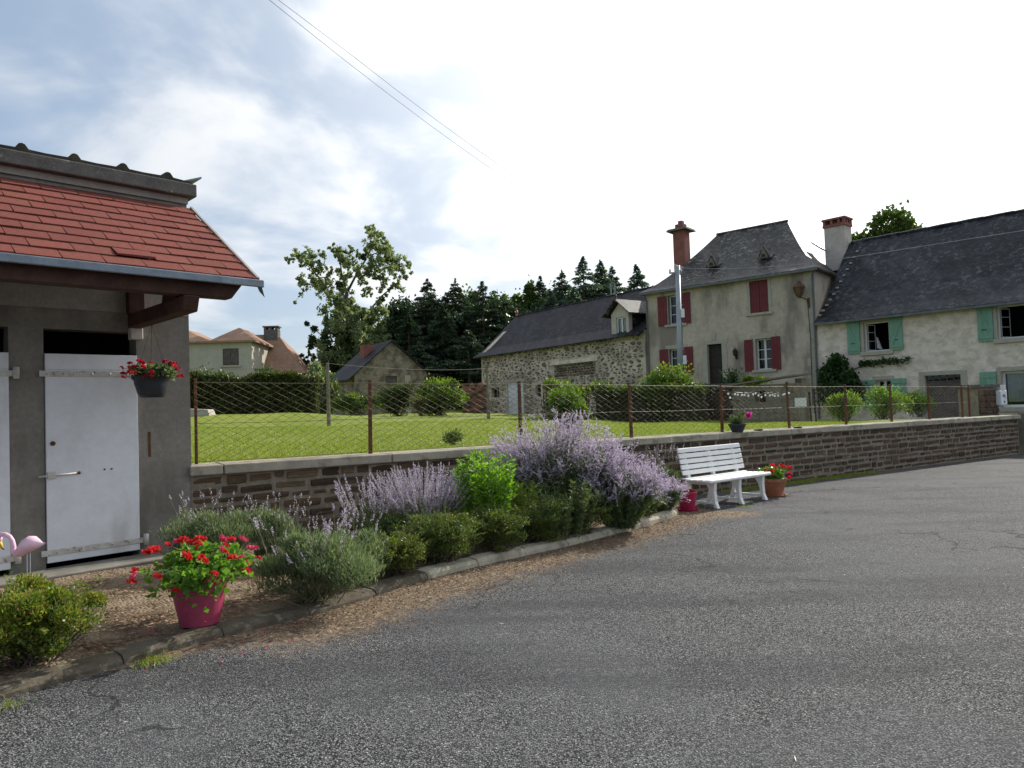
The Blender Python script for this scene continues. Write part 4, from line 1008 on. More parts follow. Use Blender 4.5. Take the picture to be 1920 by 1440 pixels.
MB().hexa([(-1.785, -.42, 7.12), (-1.785, 1.9, 7.12), (-.72, 1.6, 6.28), (-.72, -.4, 6.28)], [(-1.785, -.42, 7.19), (-1.785, 1.9, 7.19), (-.72, 1.6, 6.34), (-.72, -.4, 6.34)]).build('dormer_roof', MAT['slate'], dmo)
MB().lathe([(.06, 7.18), (.04, 7.3), (.07, 7.36), (.01, 7.5)], 6, (-1.785, -.3, 0)).build('finial', MAT['lantern'], dmo)
window(BN, -2.078, -1.322, 5.282, 6.198, .02, 2, 1, .07)
MB().box(-2.0, -1.4, .12, .13, 5.35, 6.1).build('curtain', MAT['curtain'], BN)

# ------------------------------------------------------------------ far house with tan tile roofs
p = at(475, 700, 62); fz = 2.0
FH = thing('tan_roof_house', 'pale grey house with tan tile roof seen over the dark hedge', 'house', (p[0], p[1], 0), R(4))
k_ = 62 / 1350.0
w = MB(); holed_wall(w, -9.5, -.1, fz - 1, 8.1, 0, .3, [(-2.55, -1.2, 6.0, 7.45)]); w.build('wall', MAT['house_wall'], FH)
MB().box(-.4, -.1, .302, 7, fz - 1, 8.1).build('side_wall', MAT['house_wall'], FH)
sh = MB().box(-2.54, -1.21, .06, .12, 6.01, 7.44).build('window', MAT['grey_wood'], FH)
MB().box(-2.5, -1.9, .03, .058, 6.05, 7.4).build('shutter', MAT['grey_wood'], sh); MB().box(-1.85, -1.25, .03, .058, 6.05, 7.4).build('shutter', MAT['grey_wood'], sh); MB().box(-2.75, -1.0, -.12, -.002, 5.85, 6.0).build('sill', MAT['stone_trim'], sh)
rf = MB()
for xa, xp, xb in ((-9.8, -6.6, -3.6), (-3.6, -1.9, .3)):
    zp = 9.55
    rf.poly([(xa, -.4, 8.1), (xb, -.4, 8.1), (xp, 2.6, zp)]); rf.poly([(xb, -.4, 8.1), (xb, 6, 8.1), (xp, 6, zp), (xp, 2.6, zp)]); rf.poly([(xa, 6, 8.1), (xa, -.4, 8.1), (xp, 2.6, zp), (xp, 6, zp)])
rf.poly([(-9.8, -.4, 7.95), (.3, -.4, 7.95), (.3, -.4, 8.1), (-9.8, -.4, 8.1)]); rf.poly([(.3, -.4, 7.95), (.3, 6, 7.95), (.3, 6, 8.1), (.3, -.4, 8.1)]); rf.poly([(-9.8, -.4, 7.95), (-9.8, 6, 7.95), (.3, 6, 7.95), (.3, -.4, 7.95)])
rf.build('roof', MAT['tan_tile'], FH)
rf = MB(); rf.poly([(-8, 3.0, 8.4), (3.7, 3.0, 5.4), (1.0, 6.5, 9.5), (-6, 6.5, 9.5)]); rf.poly([(-8, 3.0, 8.4), (.25, 3.0, 8.4), (1.0, 6.5, 9.5), (-6, 6.5, 9.5)])
rf.v = []; rf.f = []
rf.poly([(-7, 3.2, 5.3), (3.75, 3.2, 5.3), (.4, 7.0, 9.35), (-5, 7.0, 9.35)]); rf.poly([(3.75, 3.2, 5.3), (3.75, 11, 5.3), (.4, 7.0, 9.35)]); rf.poly([(3.75, 11, 5.3), (-7, 11, 5.3), (-5, 7.0, 9.35), (.4, 7, 9.35)])
rf.build('main_roof', MAT['tan_tile'], FH); MB().box(-.3, 3.3, 3.8, 10.5, fz - 1, 5.6).build('wing_wall', MAT['house_wall'], FH)
ch = MB().box(-.75, .55, 6.4, 7.4, 8.5, 9.75).build('chimney', MAT['slab'], FH)
for x in (-.75, -.25, .3): MB().box(x, x + .22, 6.4, 7.4, 9.752, 9.98).build('chimney_vent', MAT['slab'], ch)
MB().box(-.85, .65, 6.3, 7.5, 9.982, 10.1).build('chimney_cap', MAT['slab'], ch)

# stone cottage
p = at(737, 770, 48)
CT = thing('stone_cottage', 'small stone cottage with slate roof and gable end facing the lawn', 'cottage', (p[0], p[1], 0), R(32))
bz = .9; ez, pz_ = 4.1, 6.2
w = MB(); holed_wall(w, -2.6, 2.6, bz, ez, 0, .4, [(-.45, .35, 2.9, 3.9), (-.4, .3, 1.0, 2.2)]); w.poly([(-2.6, 0, ez), (2.6, 0, ez), (0, 0, pz_)]); w.build('gable_wall', MAT['cottage_wall'], CT)
MB().box(-2.6, -2.2, .402, 4.5, bz, ez).build('side_wall', MAT['cottage_wall'], CT); MB().box(2.2, 2.6, .402, 4.5, bz, ez).build('side_wall', MAT['cottage_wall'], CT)
MB().box(-.449, .349, .1, .15, 2.901, 3.899).build('shutter', MAT['grey_wood'], CT); MB().box(-.399, .299, .1, .15, 1.001, 2.199).build('door', MAT['grey_wood'], CT); MB().box(.9, 1.3, -.04, -.002, 1.0, 3.95).build('pilaster', MAT['stone_trim'], CT)
rf = MB(); e = .22
rf.hexa([(-3.1, -e, ez - .48), (-3.1, 4.7, ez - .48), (0, 4.7, pz_ + .02), (0, -e, pz_ + .02)], [(-3.1, -e, ez - .4), (-3.1, 4.7, ez - .4), (0, 4.7, pz_ + .12), (0, -e, pz_ + .12)])
rf.hexa([(2.9, -e, ez - .28), (2.9, 4.7, ez - .28), (0, 4.7, pz_ + .02), (0, -e, pz_ + .02)], [(2.9, -e, ez - .2), (2.9, 4.7, ez - .2), (0, 4.7, pz_ + .12), (0, -e, pz_ + .12)])
rf.build('roof', MAT['slate_barn'], CT)
MB().box(-1.3, -.6, 1.7, 2.4, 4.6, 6.15).build('chimney', MAT['chim_red'], CT)

# ruined brick wall between cottage and barn
p = at(868, 778, 44)
RW = thing('ruined_wall', 'crumbling red brick wall stub left of the stone barn', 'wall', (p[0], p[1], 0), 0)
rn = random.Random(9); mb = MB(); xs = np.linspace(0, 1.6, 9); tops = [3.1 + rn.uniform(-.25, .12) for _ in xs]
for i in range(8): mb.hexa([(xs[i], 0, .6), (xs[i + 1], 0, .6), (xs[i + 1], .5, .6), (xs[i], .5, .6)], [(xs[i], rn.uniform(0, .04), tops[i]), (xs[i + 1], rn.uniform(0, .04), tops[i + 1]), (xs[i + 1], .5, tops[i + 1]), (xs[i], .5, tops[i])])
mb.build('masonry', MAT['ruin'], RW)
for _ in range(40): part(BRICKS[_ % 10], 'brick', RW, (rn.uniform(.1, 1.45), -.02, rn.uniform(1.2, 2.9)), (0, 0, 0), (.3, .1, .13))
p0_ = at(845, 771, 38); p1_ = at(905, 779, 38)
lg = MB().tube([(p0_[0], p0_[1], p0_[2]), ((p0_[0] + p1_[0]) / 2, p0_[1], p1_[2] + .02), (p1_[0], p1_[1], p1_[2])], .05, 6).build('pale_pole', MAT['weather_wood']); tag(lg, 'pale wooden pole lying sagging across the grass near barn corner', 'pole')

# concrete block store with sloping slab in front of the stucco house
p = at(1375, 790, 25.5); a_ = at(1498, 790, 23.3)
rz_ = math.atan2(a_[1] - p[1], a_[0] - p[0]); Lb = math.hypot(a_[0] - p[0], a_[1] - p[1])
BS = thing('block_store', 'low grey block store with thin sloping slab roof below the stucco house', 'shed', (p[0], p[1], 0), rz_)
w = MB(); holed_wall(w, 0, Lb, .3, 2.0, 0, .25, [(.95, 1.4, 1.42, 1.8)]); blk = w.build('wall', MAT['block'], BS)
for r_ in range(6):
    x = .02 + (.22 if r_ % 2 else 0)
    while x < Lb - .1:
        z0 = .55 + r_ * .235
        x1 = min(x + .43, Lb - .02)
        if not (x < 1.45 and x1 > .9 and z0 + .22 > 1.38): MB().box(x, x1, -.012, -.002, z0, z0 + .22).build('block', MAT['block'], blk, bevel=.006)
        x += .45
MB().box(.7, 1.6, .6, .65, 1.2, 2.0).build('dark_back', MAT['dark'], BS)
MB().hexa([(-.3, -.22, 1.99), (Lb + .1, -.22, 2.22), (Lb + .05, .7, 2.26), (-.3, .7, 2.04)], [(-.3, -.22, 2.05), (Lb + .1, -.22, 2.27), (Lb + .05, .7, 2.32), (-.3, .7, 2.10)]).build('roof_slab', MAT['weather_wood'], BS)
MB().box(Lb - .25, Lb, .252, .7, .3, 2.15).build('side_wall', MAT['block'], BS)
p = at(1312, 790, 27.2); a_ = at(1378, 790, 25.9)
TW = thing('terrace_wall', 'dark stone terrace wall left of the grey block store', 'wall', (p[0], p[1], 0), math.atan2(a_[1] - p[1], a_[0] - p[0]))
Lt = math.hypot(a_[0] - p[0], a_[1] - p[1])
MB().box(0, Lt, .02, .3, .3, 2.05).build('wall_core', MAT['mortar'], TW)
rn = random.Random(21)
for r_ in range(9):
    x = rn.uniform(0, .1)
    while x < Lt - .2:
        l_ = rn.uniform(.22, .45); part(BRICKS[rn.randrange(10)], 'stone', TW, (x + l_ / 2, .02, .62 + r_ * .16), (0, 0, rn.uniform(-.03, .03)), (l_ - .03, .1, .135)); x += l_
MB().box(-.1, Lt + .05, -.05, .4, 2.052, 2.13).build('coping', MAT['slab'], TW)
# little white board on a post and stakes near it
p = at(1503, 792, 22.6)
BT = thing('board_on_post', 'small white board on a wooden post beyond the fence', 'sign', (p[0], p[1], p[2] - .05), R(-35))
MB().box(-.17, .17, -.02, .02, .55, .82).build('board', MAT['sign'], BT); MB().box(-.03, .03, -.015, .015, -.1, .549).build('post', MAT['weather_wood'], BT); MB().box(.24, .40, -.02, .02, -.1, .32).build('slab', MAT['stone_trim'], BT)
for i, (x, h) in enumerate(((1521, .95), (1530, 1.05))):
    p = at(x, 792, 22.4); tag(MB().tube([(p[0], p[1], p[2] - .1), (p[0] - .02, p[1], p[2] + h)], .03, 6).build('stake', MAT['dark_wood']), ['dark stake nearest the small white board', 'taller dark stake nearest the climbing vine'][i], 'stake', 'stakes beyond the fence')

# ------------------------------------------------------------------ clothes line, utility pole, wires
cl = thing('clothes_line', 'clothes line wire on three weathered posts across the lawn', 'clothes line', (0, 0, 0))
tops = []
for x, yb, yt, Y in ((617, 800, 680, 22.5), (916, 785, 690, 28.0), (1123, 780, 700, 33.0)):
    b = at(x, yb, Y); t = at(x - 3, yt, Y); zb = lawn_z(b[0], b[1]) - .1
    MB().tube([(b[0], b[1], zb), (t[0], t[1], t[2])], [.065, .05], 7).build('post', MAT['weather_wood'], cl); tops.append(t)
pts = [at(300, 686, 20.0)] + tops
wirep = []
for a, b in zip(pts[:-1], pts[1:]):
    for t in np.linspace(0, 1, 9)[:-1]: q = a * (1 - t) + b * t; wirep.append((q[0], q[1], q[2] - .12 * 4 * t * (1 - t) - .02))
wirep.append((tops[-1][0], tops[-1][1], tops[-1][2] - .02))
MB().tube(wirep, .005, 4).build('line_wire', MAT['wire'], cl)
pp = at(1274, 690, 31.5); pz0 = .5; ptop = at(1270.5, 498, 31.5)
UP = thing('utility_pole', 'grey metal utility pole standing before the stucco house', 'pole', (pp[0], pp[1], 0))
MB().tube([(0, 0, pz0), (ptop[0] - pp[0], 0, ptop[2])], [.14, .10], 10).build('pole_shaft', MAT['pole'], UP, smooth=True)
for z in (3.15, 5.2):
    MB().box(.14, .30, -.12, .04, z, z + .38).build('junction_box', MAT['sign'], UP, bevel=.02); MB().tube([(.17, -.05, z - .01), (.16, -.06, z - .6), (.14, -.07, z - 1.2)], .02, 5).build('cable', MAT['dark_wood'], UP)
MB().box(-.28, .28, -.03, .03, ptop[2] - .35, ptop[2] - .28).build('cross_arm', MAT['pole'], UP)
for x in (-.24, .24): MB().lathe([(.02, 0), (.05, .03), (.05, .1), (.02, .14)], 8, (x, 0, ptop[2] - .28)).build('insulator', MAT['sign'], UP)
def catenary(a, b, sag, n=40):
    out = []
    for t in np.linspace(0, 1, n): q = a * (1 - t) + b * t; out.append((q[0], q[1], q[2] - sag * 4 * t * (1 - t)))
    return out
T = np.array([ptop[0], 31.5, ptop[2] - .1])
for i, (s0, s1, lb) in enumerate((((505, 0, 11.0), (640, 108, 15.5), 'lower of the two overhead cables crossing the sky top left'), ((522, 0, 11.3), (655, 100, 16.2), 'upper of the two overhead cables crossing the sky top left'))):
    a = at(*s0); b = at(*s1); a2 = a + (a - b) * 2.5
    T2 = T + np.array([-.24 + .48 * i, 0, 0])
    pts = [tuple(a2), tuple(a), tuple(b)] + [tuple(b * (1 - t) + T2 * t - np.array([0, 0, (1.6 if True else 0) * 4 * t * (1 - t) * .35])) for t in np.linspace(0, 1, 14)[1:]]
    tag(MB().tube(pts, .0045, 5).build('overhead_cable', MAT['black_pot']), lb, 'cable', 'overhead cables')
b = at(1920, 432, 22.0); b2 = b + (b - at(1560, 487, 27.5)) * 1.2
tag(MB().tube(catenary(T, at(1560, 488, 27.5), .15, 10) + [tuple(b), tuple(b2)], .011, 5).build('overhead_cable', MAT['pole']), 'pale overhead cable running right across the blue slate roof', 'cable', 'overhead cables')

# ------------------------------------------------------------------ gate pillar, sign, gate post at the wall's end
gx, gy = wall_xy(20.0, .55)
PL = thing('gate_pillar', 'old brown stone gate pillar at the end of the garden wall', 'pillar', (gx, gy, 0), WA)
MB().box(-.35, .75, 0, .5, -.3, 1.62).build('pillar_core', MAT['mortar'], PL)
rn = random.Random(4)
for r_ in range(9):
    x = -.35
    while x < .7:
        l_ = min(rn.uniform(.22, .4), .75 - x); part(BRICKS[rn.randrange(10)], 'stone', PL, (x + l_ / 2, -.005, .16 + r_ * .165), (0, 0, 0), (l_ - .015, .09, .15)); x += l_
MB().box(-.42, .82, -.06, .56, 1.622, 1.70).build('pillar_cap', MAT['slab'], PL)
gx, gy = wall_xy(20.98, -.02)
GP = thing('gate_post', 'square weathered stone gate post against the wall end', 'post', (gx, gy, 0), WA)
MB().hexa([(-.17, -.15, -.5), (.17, -.15, -.5), (.17, .15, -.5), (-.17, .15, -.5)], [(-.15, -.13, .9), (.15, -.13, .9), (.15, .13, .9), (-.15, .13, .9)]).build('post_shaft', MAT['block'], GP, bevel=.03); MB().box(-.03, .03, -.16, -.139, .45, .7).build('latch_plate', MAT['rust'], GP)
MB().hexa([(-.12, -.11, .902), (.12, -.11, .902), (.12, .11, .902), (-.12, .11, .902)], [(-.04, -.04, .97), (.04, -.04, .97), (.04, .04, .97), (-.04, .04, .97)]).build('post_cap', MAT['block'], GP)
gx, gy = wall_xy(20.75, .40)
SG = thing('letter_box', 'white letter box with small dark marks on the gate pillar', 'letter box', (gx, gy, 0), WA)
MB().box(-.16, .22, -.02, .12, 1.12, 1.52).build('box_body', MAT['sign'], SG, bevel=.02); MB().box(.13, .19, .0, .1, 1.53, 1.68).build('box_bracket', MAT['sign'], SG)
mk = MB()
for x0, x1, z0, z1 in ((-.06, -.045, 1.34, 1.42), (-.045, -.01, 1.405, 1.42), (-.045, -.01, 1.34, 1.355), (-.01, .005, 1.35, 1.41), (.03, .045, 1.35, 1.42), (.045, .08, 1.38, 1.395), (.08, .095, 1.31, 1.40), (.045, .08, 1.31, 1.325)): mk.box(x0, x1, -.026, -.0215, z0, z1)
mk.build('lettering', MAT['ink'], SG); MB().box(-.01, .08, -.026, -.0215, 1.2, 1.225).build('cross_mark', MAT['ink'], SG); MB().box(.024, .047, -.0275, -.0262, 1.17, 1.255).build('cross_mark', MAT['ink'], SG)

# fairy lights along the fence
FL = thing('string_lights', 'string of white bulbs hung along the fence between two posts', 'string lights', (wx, wy, 0), WA)
us = np.linspace(9.05, 10.85, 19); rn = random.Random(2); wp = []
bme = MB().ball((0, 0, 0), (.018, .018, .021), 8, 6).mesh('bulb', True); bme.materials.append(MAT['bulb'])
for i, u in enumerate(us):
    z = wall_top(u) + .66 + rn.uniform(-.04, .04); uu = u + rn.uniform(-.03, .03); part(bme, 'bulb', FL, (uu, FV - .075, z)); wp.append((uu, FV - .06, z + .045))
MB().tube([(8.97, FV - .05, wp[0][2] + .02)] + wp + [(10.93, FV - .05, wp[-1][2] + .03)], .004, 4).build('light_wire', MAT['black_pot'], FL)

# ------------------------------------------------------------------ bench
A = G(1338, 953); B = G(1428, 938); bl = math.hypot(*(B - A)[:2]); ba = math.atan2(B[1] - A[1], B[0] - A[0])
BE = thing('bench', 'white plastic slatted garden bench with curved legs by the brick wall', 'bench', (A[0], A[1], zr(A[0], A[1])), ba)
x_a, x_b = -.17, bl + .17
for x in (0, bl / 2, bl):
    t = .032
    fl = [(-.035, 0), (.035, 0), (.03, .03), (-.005, .12), (-.01, .22), (.03, .34), (.10, .385), (-.075, .385), (-.065, .25), (-.06, .1)]
    def ext(pts, name):
        mb = MB(); mb.hexa([(x - t, y, z) for y, z in pts], [(x + t, y, z) for y, z in pts]); return mb.build(name, MAT['plastic'], BE, bevel=.008)
    ext([(-.10, 0), (-.03, 0), (-.03, .02), (.0, .14), (.03, .26), (.11, .36), (.11, .385), (-.06, .385), (-.045, .25), (-.055, .10), (-.085, .03)], 'leg')
    ext([(.50, 0), (.57, 0), (.53, .14), (.49, .30), (.44, .385), (.33, .385), (.40, .32), (.46, .18)], 'leg')
    MB().box(x - t * .8, x + t * .8, -.06, .53, .055, .09).build('stretcher', MAT['plastic'], BE, bevel=.006)
    MB().box(x - t, x + t, .112, .33, .335, .384).build('seat_support', MAT['plastic'], BE, bevel=.006)
    ext([(.40, .386), (.455, .386), (.555, .86), (.515, .86)], 'back_support')
for y0, y1, z0, z1 in ((-.09, .02, .372, .425), (.035, .125, .388, .423), (.14, .23, .388, .420), (.245, .335, .388, .417), (.35, .435, .40, .427)):
    fr = y0 < -.05
    s = MB().box(x_a, x_b, y0, y1, z0 + (.0 if fr else .0), z1).build('seat_slat', MAT['plastic'], BE, bevel=.022 if fr else .012)
for i in range(5):
    z = .47 + i * .083; y = .415 + (z - .386) * .21 - .022
    MB().hexa([(x_a, y - .014, z), (x_b, y - .014, z), (x_b, y + .012, z), (x_a, y + .012, z)], [(x_a, y, z + .066), (x_b, y, z + .066), (x_b, y + .026, z + .066), (x_a, y + .026, z + .066)]).build('back_slat', MAT['plastic'], BE, bevel=.009)

# ------------------------------------------------------------------ flamingo
p = at(20, 1050, 6.0)
FM = thing('flamingo_ornament', 'pink plastic garden flamingo standing behind the low shrub', 'ornament', (p[0], p[1], 0))
q = lambda x, y, d=0: tuple(np.array(at(x, y, 6.0 + d)) - np.array([p[0], p[1], 0]))
s = 6.0 / 1350
c = q(58, 1024)
def bodyring(x, y, rz2, ry): return (q(x, y), rz2 * s, ry)
secs = [(86, 1018, .5, .002), (80, 1020, 3, .01), (73, 1019, 8, .03), (64, 1018, 13, .06), (54, 1020, 15, .075), (45, 1026, 15, .075), (37, 1033, 11, .055), (30, 1038, 6.5, .03), (25, 1040, 3, .016)]
mb = MB(); n = 12
for x, y, rv, rd_ in secs:
    o = q(x, y)
    for k in range(n): a = 2 * math.pi * k / n; mb.v.append((o[0], o[1] + rd_ * math.cos(a), o[2] + rv * s * math.sin(a)))
for i in range(len(secs) - 1):
    for k in range(n): j = (k + 1) % n; mb.f.append((i * n + k, i * n + j, (i + 1) * n + j, (i + 1) * n + k))
mb.f.append(tuple(range(n))); mb.build('body', MAT['flamingo'], FM, smooth=True)
nk = [(28, 1039), (25, 1033), (25, 1024), (23, 1014), (18, 1006), (10, 1002), (2, 1002), (-3, 1006), (-4, 1011)]
MB().tube([q(x, y) for x, y in nk], [.028, .024, .021, .019, .018, .018, .018, .02, .024], 10).build('neck', MAT['flamingo'], FM, smooth=True)
MB().ball(q(-3, 1011), (.030, .026, .034), 12, 8).build('head', MAT['flamingo'], FM, smooth=True); MB().tube([q(-2, 1016), q(1, 1022), q(5, 1029)], [.02, .017, .006], 8).build('beak', MAT['yellow'], FM, smooth=True); MB().tube([q(4, 1027), q(8, 1031)], [.009, .003], 6).build('beak_tip', MAT['black_pot'], FM)
for x in (50, 56): o = q(x, 1036); MB().tube([o, (o[0], o[1], .05)], .005, 6).build('leg_rod', MAT['pole'], FM)

# ------------------------------------------------------------------ flower pots
def geranium(parent, c, r, h, nl, nf, lm, fmats, leaf=.05, trail=0.0, headr=.038):
    """c: centre of the soil; foliage dome of radius r and height h with round leaves, plus separate flower heads"""
    c = np.array(c, float)
    P, O = blob_points(nl, c + [0, 0, h * .42], (r, r, h * .55), 16, .45, .45)
    if trail:
        k = RNG.random(len(P)) < .35; out = np.hypot(P[:, 0] - c[0], P[:, 1] - c[1]) / r
        P[k, 2] -= trail * np.clip(out[k] - .45, 0, 1) * RNG.random(k.sum()) * 2
    A_ = unit(O + rdir(len(P)) * .9); ls = leaf * RNG.uniform(.7, 1.3, len(P))
    leaves('foliage', P, A_, ls, ls * .92, MAT[lm], parent, bend=.25)
    S0 = np.tile(c, (60, 1)) + RNG.normal(size=(60, 3)) * [r * .25, r * .25, .01]; Pi = P[RNG.integers(0, len(P), 60)]
    sticks('stems', S0, Pi, .004, .003, MAT['twig'], parent)
    hv = []
    for i in range(3):
        n_ = 26; d = rdir(n_); d[:, 2] = np.abs(d[:, 2]) * .8 - .15; V, Q = leaves_vq(d * headr * RNG.uniform(.5, 1, (n_, 1)), unit(rdir(n_) + d * .3), headr * .8, headr * .7, .2)
        me = bpy.data.meshes.new('flower_head'); me.from_pydata(V.tolist(), [], Q.tolist()); me.materials.append(MAT[fmats[i % len(fmats)]]); hv.append(me)
    hp = []
    for i in range(nf):
        a = RNG.uniform(0, 2 * math.pi); e = RNG.uniform(-.1, 1.0) if not trail else RNG.uniform(-.6, 1.0)
        rr = r * (1.02 if e < .7 else .8) * RNG.uniform(.85, 1.12); ce = math.cos(e * 1.2)
        q_ = c + [rr * ce * math.cos(a), rr * ce * math.sin(a), h * .45 + h * .66 * math.sin(e * 1.2)]
        hp.append(q_); sc = RNG.uniform(.65, 1.15); part(hv[int(RNG.integers(0, 3))], 'flower_head', parent, tuple(q_), (RNG.uniform(-.6, .6), RNG.uniform(-.6, .6), a), (sc, sc, sc))
    hp = np.array(hp); mid = c + (hp - c) * [.55, .55, .7] + [0, 0, h * .12]
    sticks('flower_stems', np.concatenate([np.tile(c, (nf, 1)), mid]), np.concatenate([mid, hp]), .003, .0022, MAT['twig'], parent)
def pot(parent, r0, r1, h, mat, rim=.012, rimh=.04, soil=True):
    o = MB().lathe([(0, 0), (r0 * .97, 0), (r0, .012), (r1, h - rimh), (r1 + rim, h - rimh), (r1 + rim, h), (r1 - .012, h), (r1 - .02, h - .05), (0, h - .05)], 32).build('pot_body', MAT[mat], parent, smooth=False)
    o.data.polygons.foreach_set('use_smooth', [True] * len(o.data.polygons)); md = o.modifiers.new('edge', 'EDGE_SPLIT'); md.split_angle = R(40)
p = G(375, 1167, .07)
P1 = thing('flower_pot', 'large pink plastic pot overflowing with red geraniums', 'flower pot', (p[0], p[1], bed_z(p[0], p[1]) - .02)); pot(P1, .135, .188, .31, 'pink'); geranium(P1, (0, 0, .30), .42, .26, 1700, 46, 'l_ger', ['f_red', 'f_rose', 'f_red'], .05, .24, .036)
p = G(1289, 957, .0)
P2 = thing('flower_pot', 'small crimson pot with orange dried plants at the bench left end', 'flower pot', (p[0], p[1], zr(p[0], p[1]) + .0)); MB().lathe([(0, 0), (.15, 0), (.165, .03), (.155, .03), (.14, .012), (0, .012)], 24).build('saucer', MAT['crimson'], P2)
pot(P2, .10, .145, .27, 'crimson', .006, .02)
P_, O_ = blob_points(240, (0, 0, .29), (.13, .13, .07), 8, .4); leaves('dry_foliage', P_, bushy(P_, O_), .05, .02, petalmat('dried_orange', [(.35, .13, .03), (.28, .09, .03), (.2, .12, .05)], .2), P2)
p = G(1452, 930, .0)
P3 = thing('flower_pot', 'terracotta pot of red geraniums at the right end of the bench', 'flower pot', (p[0], p[1], zr(p[0], p[1]))); MB().lathe([(0, 0), (.18, 0), (.195, .03), (.18, .03), (.17, .012), (0, .012)], 24).build('saucer', MAT['terracotta'], P3)
pot(P3, .13, .19, .29, 'terracotta', .014, .05); geranium(P3, (.02, 0, .28), .27, .22, 700, 14, 'l_ger', ['f_red', 'f_red', 'f_red'], .05, .12)
u_ = 9.12; px, py = wall_xy(u_, .03)
P4 = thing('flower_pot', 'small dark green pot with one magenta flower on the wall coping', 'flower pot', (px, py, wall_top(u_) + .003)); pot(P4, .10, .15, .15, 'black_pot', .01, .03)
P_, O_ = blob_points(420, (0, 0, .26), (.2, .17, .15), 12, .4); leaves('foliage', P_, bushy(P_, O_), .06, .022, MAT['l_sage'], P4); sticks('stems', np.zeros((30, 3)) + [0, 0, .13], P_[:30], .003, .002, MAT['twig'], P4)
P_, O_ = blob_points(60, (.20, -.02, .29), (.06, .06, .07), 5, .5); leaves('flower_head', P_, bushy(P_, O_, .4), .06, .05, MAT['f_magenta'], P4)
for i, (u_, lb) in enumerate(((9.75, 'small dark saucer on the coping near the magenta flower pot'), (10.95, 'small dark saucer on the coping at a fence post foot'))):
    px, py = wall_xy(u_, .06); o = MB().lathe([(0, 0), (.07, 0), (.085, .022), (.075, .022), (.065, .008), (0, .008)], 20).build('saucer', MAT['black_pot']); o.location = (px, py, wall_top(u_) + .004); tag(o, lb, 'saucer', 'saucers on the coping')
p = at(285, 745, 7.1)
HB = thing('hanging_basket', 'black hanging bowl of dark red flowers below the awning bracket', 'hanging basket', (p[0], p[1], p[2]))
MB().lathe([(0, 0), (.10, 0), (.125, .03), (.155, .13), (.165, .20), (.175, .20), (.175, .215), (.15, .215), (.14, .17), (0, .17)], 28).build('bowl', MAT['black_pot'], HB, smooth=True)
hk = np.array([.01, 0, .735])
for a in (0, 2.1, 4.2): MB().tube([(.165 * math.cos(a), .165 * math.sin(a), .20), tuple(hk * .98)], .0018, 4).build('hanger_wire', MAT['dark_wood'], HB)
geranium(HB, (0, 0, .19), .29, .16, 800, 34, 'l_sage', ['f_dark', 'f_dark', 'f_red'], .04, .08, .03)

# ------------------------------------------------------------------ hedges, bushes, trees
def twigs(parent, c, r, n=40, m='bark', rad=.012):
    c = np.array(c, float); d = rdir(n); d[:, 2] = np.abs(d[:, 2]) + .3; d = unit(d)
    b = np.tile(c, (n, 1)) + RNG.normal(size=(n, 3)) * np.array([r[0] * .15, r[1] * .15, 0]); e = b + d * np.array(r) * RNG.uniform(.6, 1.0, (n, 1))
    sticks('twigs', b, e, rad, rad * .4, MAT[m], parent)
def bush(name, label, cat, base, r, n, leaf, mats, group=None, K=16, sub=.42, aspect=.55, up=.4, tw=30, shares=None, sprigs=0):
    """r = half extents; base = ground point"""
    t = thing(name, label, cat, base, 0, group)
    rx, ry, rz2 = r
    mats = [mats] if isinstance(mats, str) else mats
    for i, m in enumerate(mats):
        ni = int(n * (shares[i] if shares else 1 / len(mats)))
        P, O = blob_points(ni, (0, 0, rz2 * .96), (rx, ry, rz2), K, sub, .45, .01)
        l_ = leaf * RNG.uniform(.65, 1.35, len(P)); leaves('foliage', P, bushy(P, O, up), l_, l_ * aspect, MAT[m], t)
    twigs(t, (0, 0, 0), (rx * .8, ry * .8, rz2 * 1.5), tw, rad=.02 * min(1, rz2))
    if sprigs:                                     # shoots that stick out and break the outline
        d = rdir(sprigs); d[:, 2] = np.abs(d[:, 2]) * .9 + .05; S0 = np.array([0, 0, rz2 * .8]) + d * np.array([rx, ry, rz2]) * .55
        S1 = S0 + unit(d + rdir(sprigs) * .5 + [0, 0, .35]) * (RNG.uniform(.35, .75, sprigs) * min(rx, rz2 * 1.3))[:, None]
        sticks('shoots', S0, S1, .0022, .0012, MAT['twig'], t)
        kk = np.repeat(np.arange(sprigs), 22); f_ = RNG.random(len(kk)); P = S0[kk] + (S1[kk] - S0[kk]) * f_[:, None] + rdir(len(kk)) * leaf * .4
        l_ = leaf * RNG.uniform(.6, 1.2, len(P)); leaves('shoot_leaves', P, unit(rdir(len(P)) + [0, 0, .4]), l_, l_ * aspect, MAT[mats[0]], t)
    return t
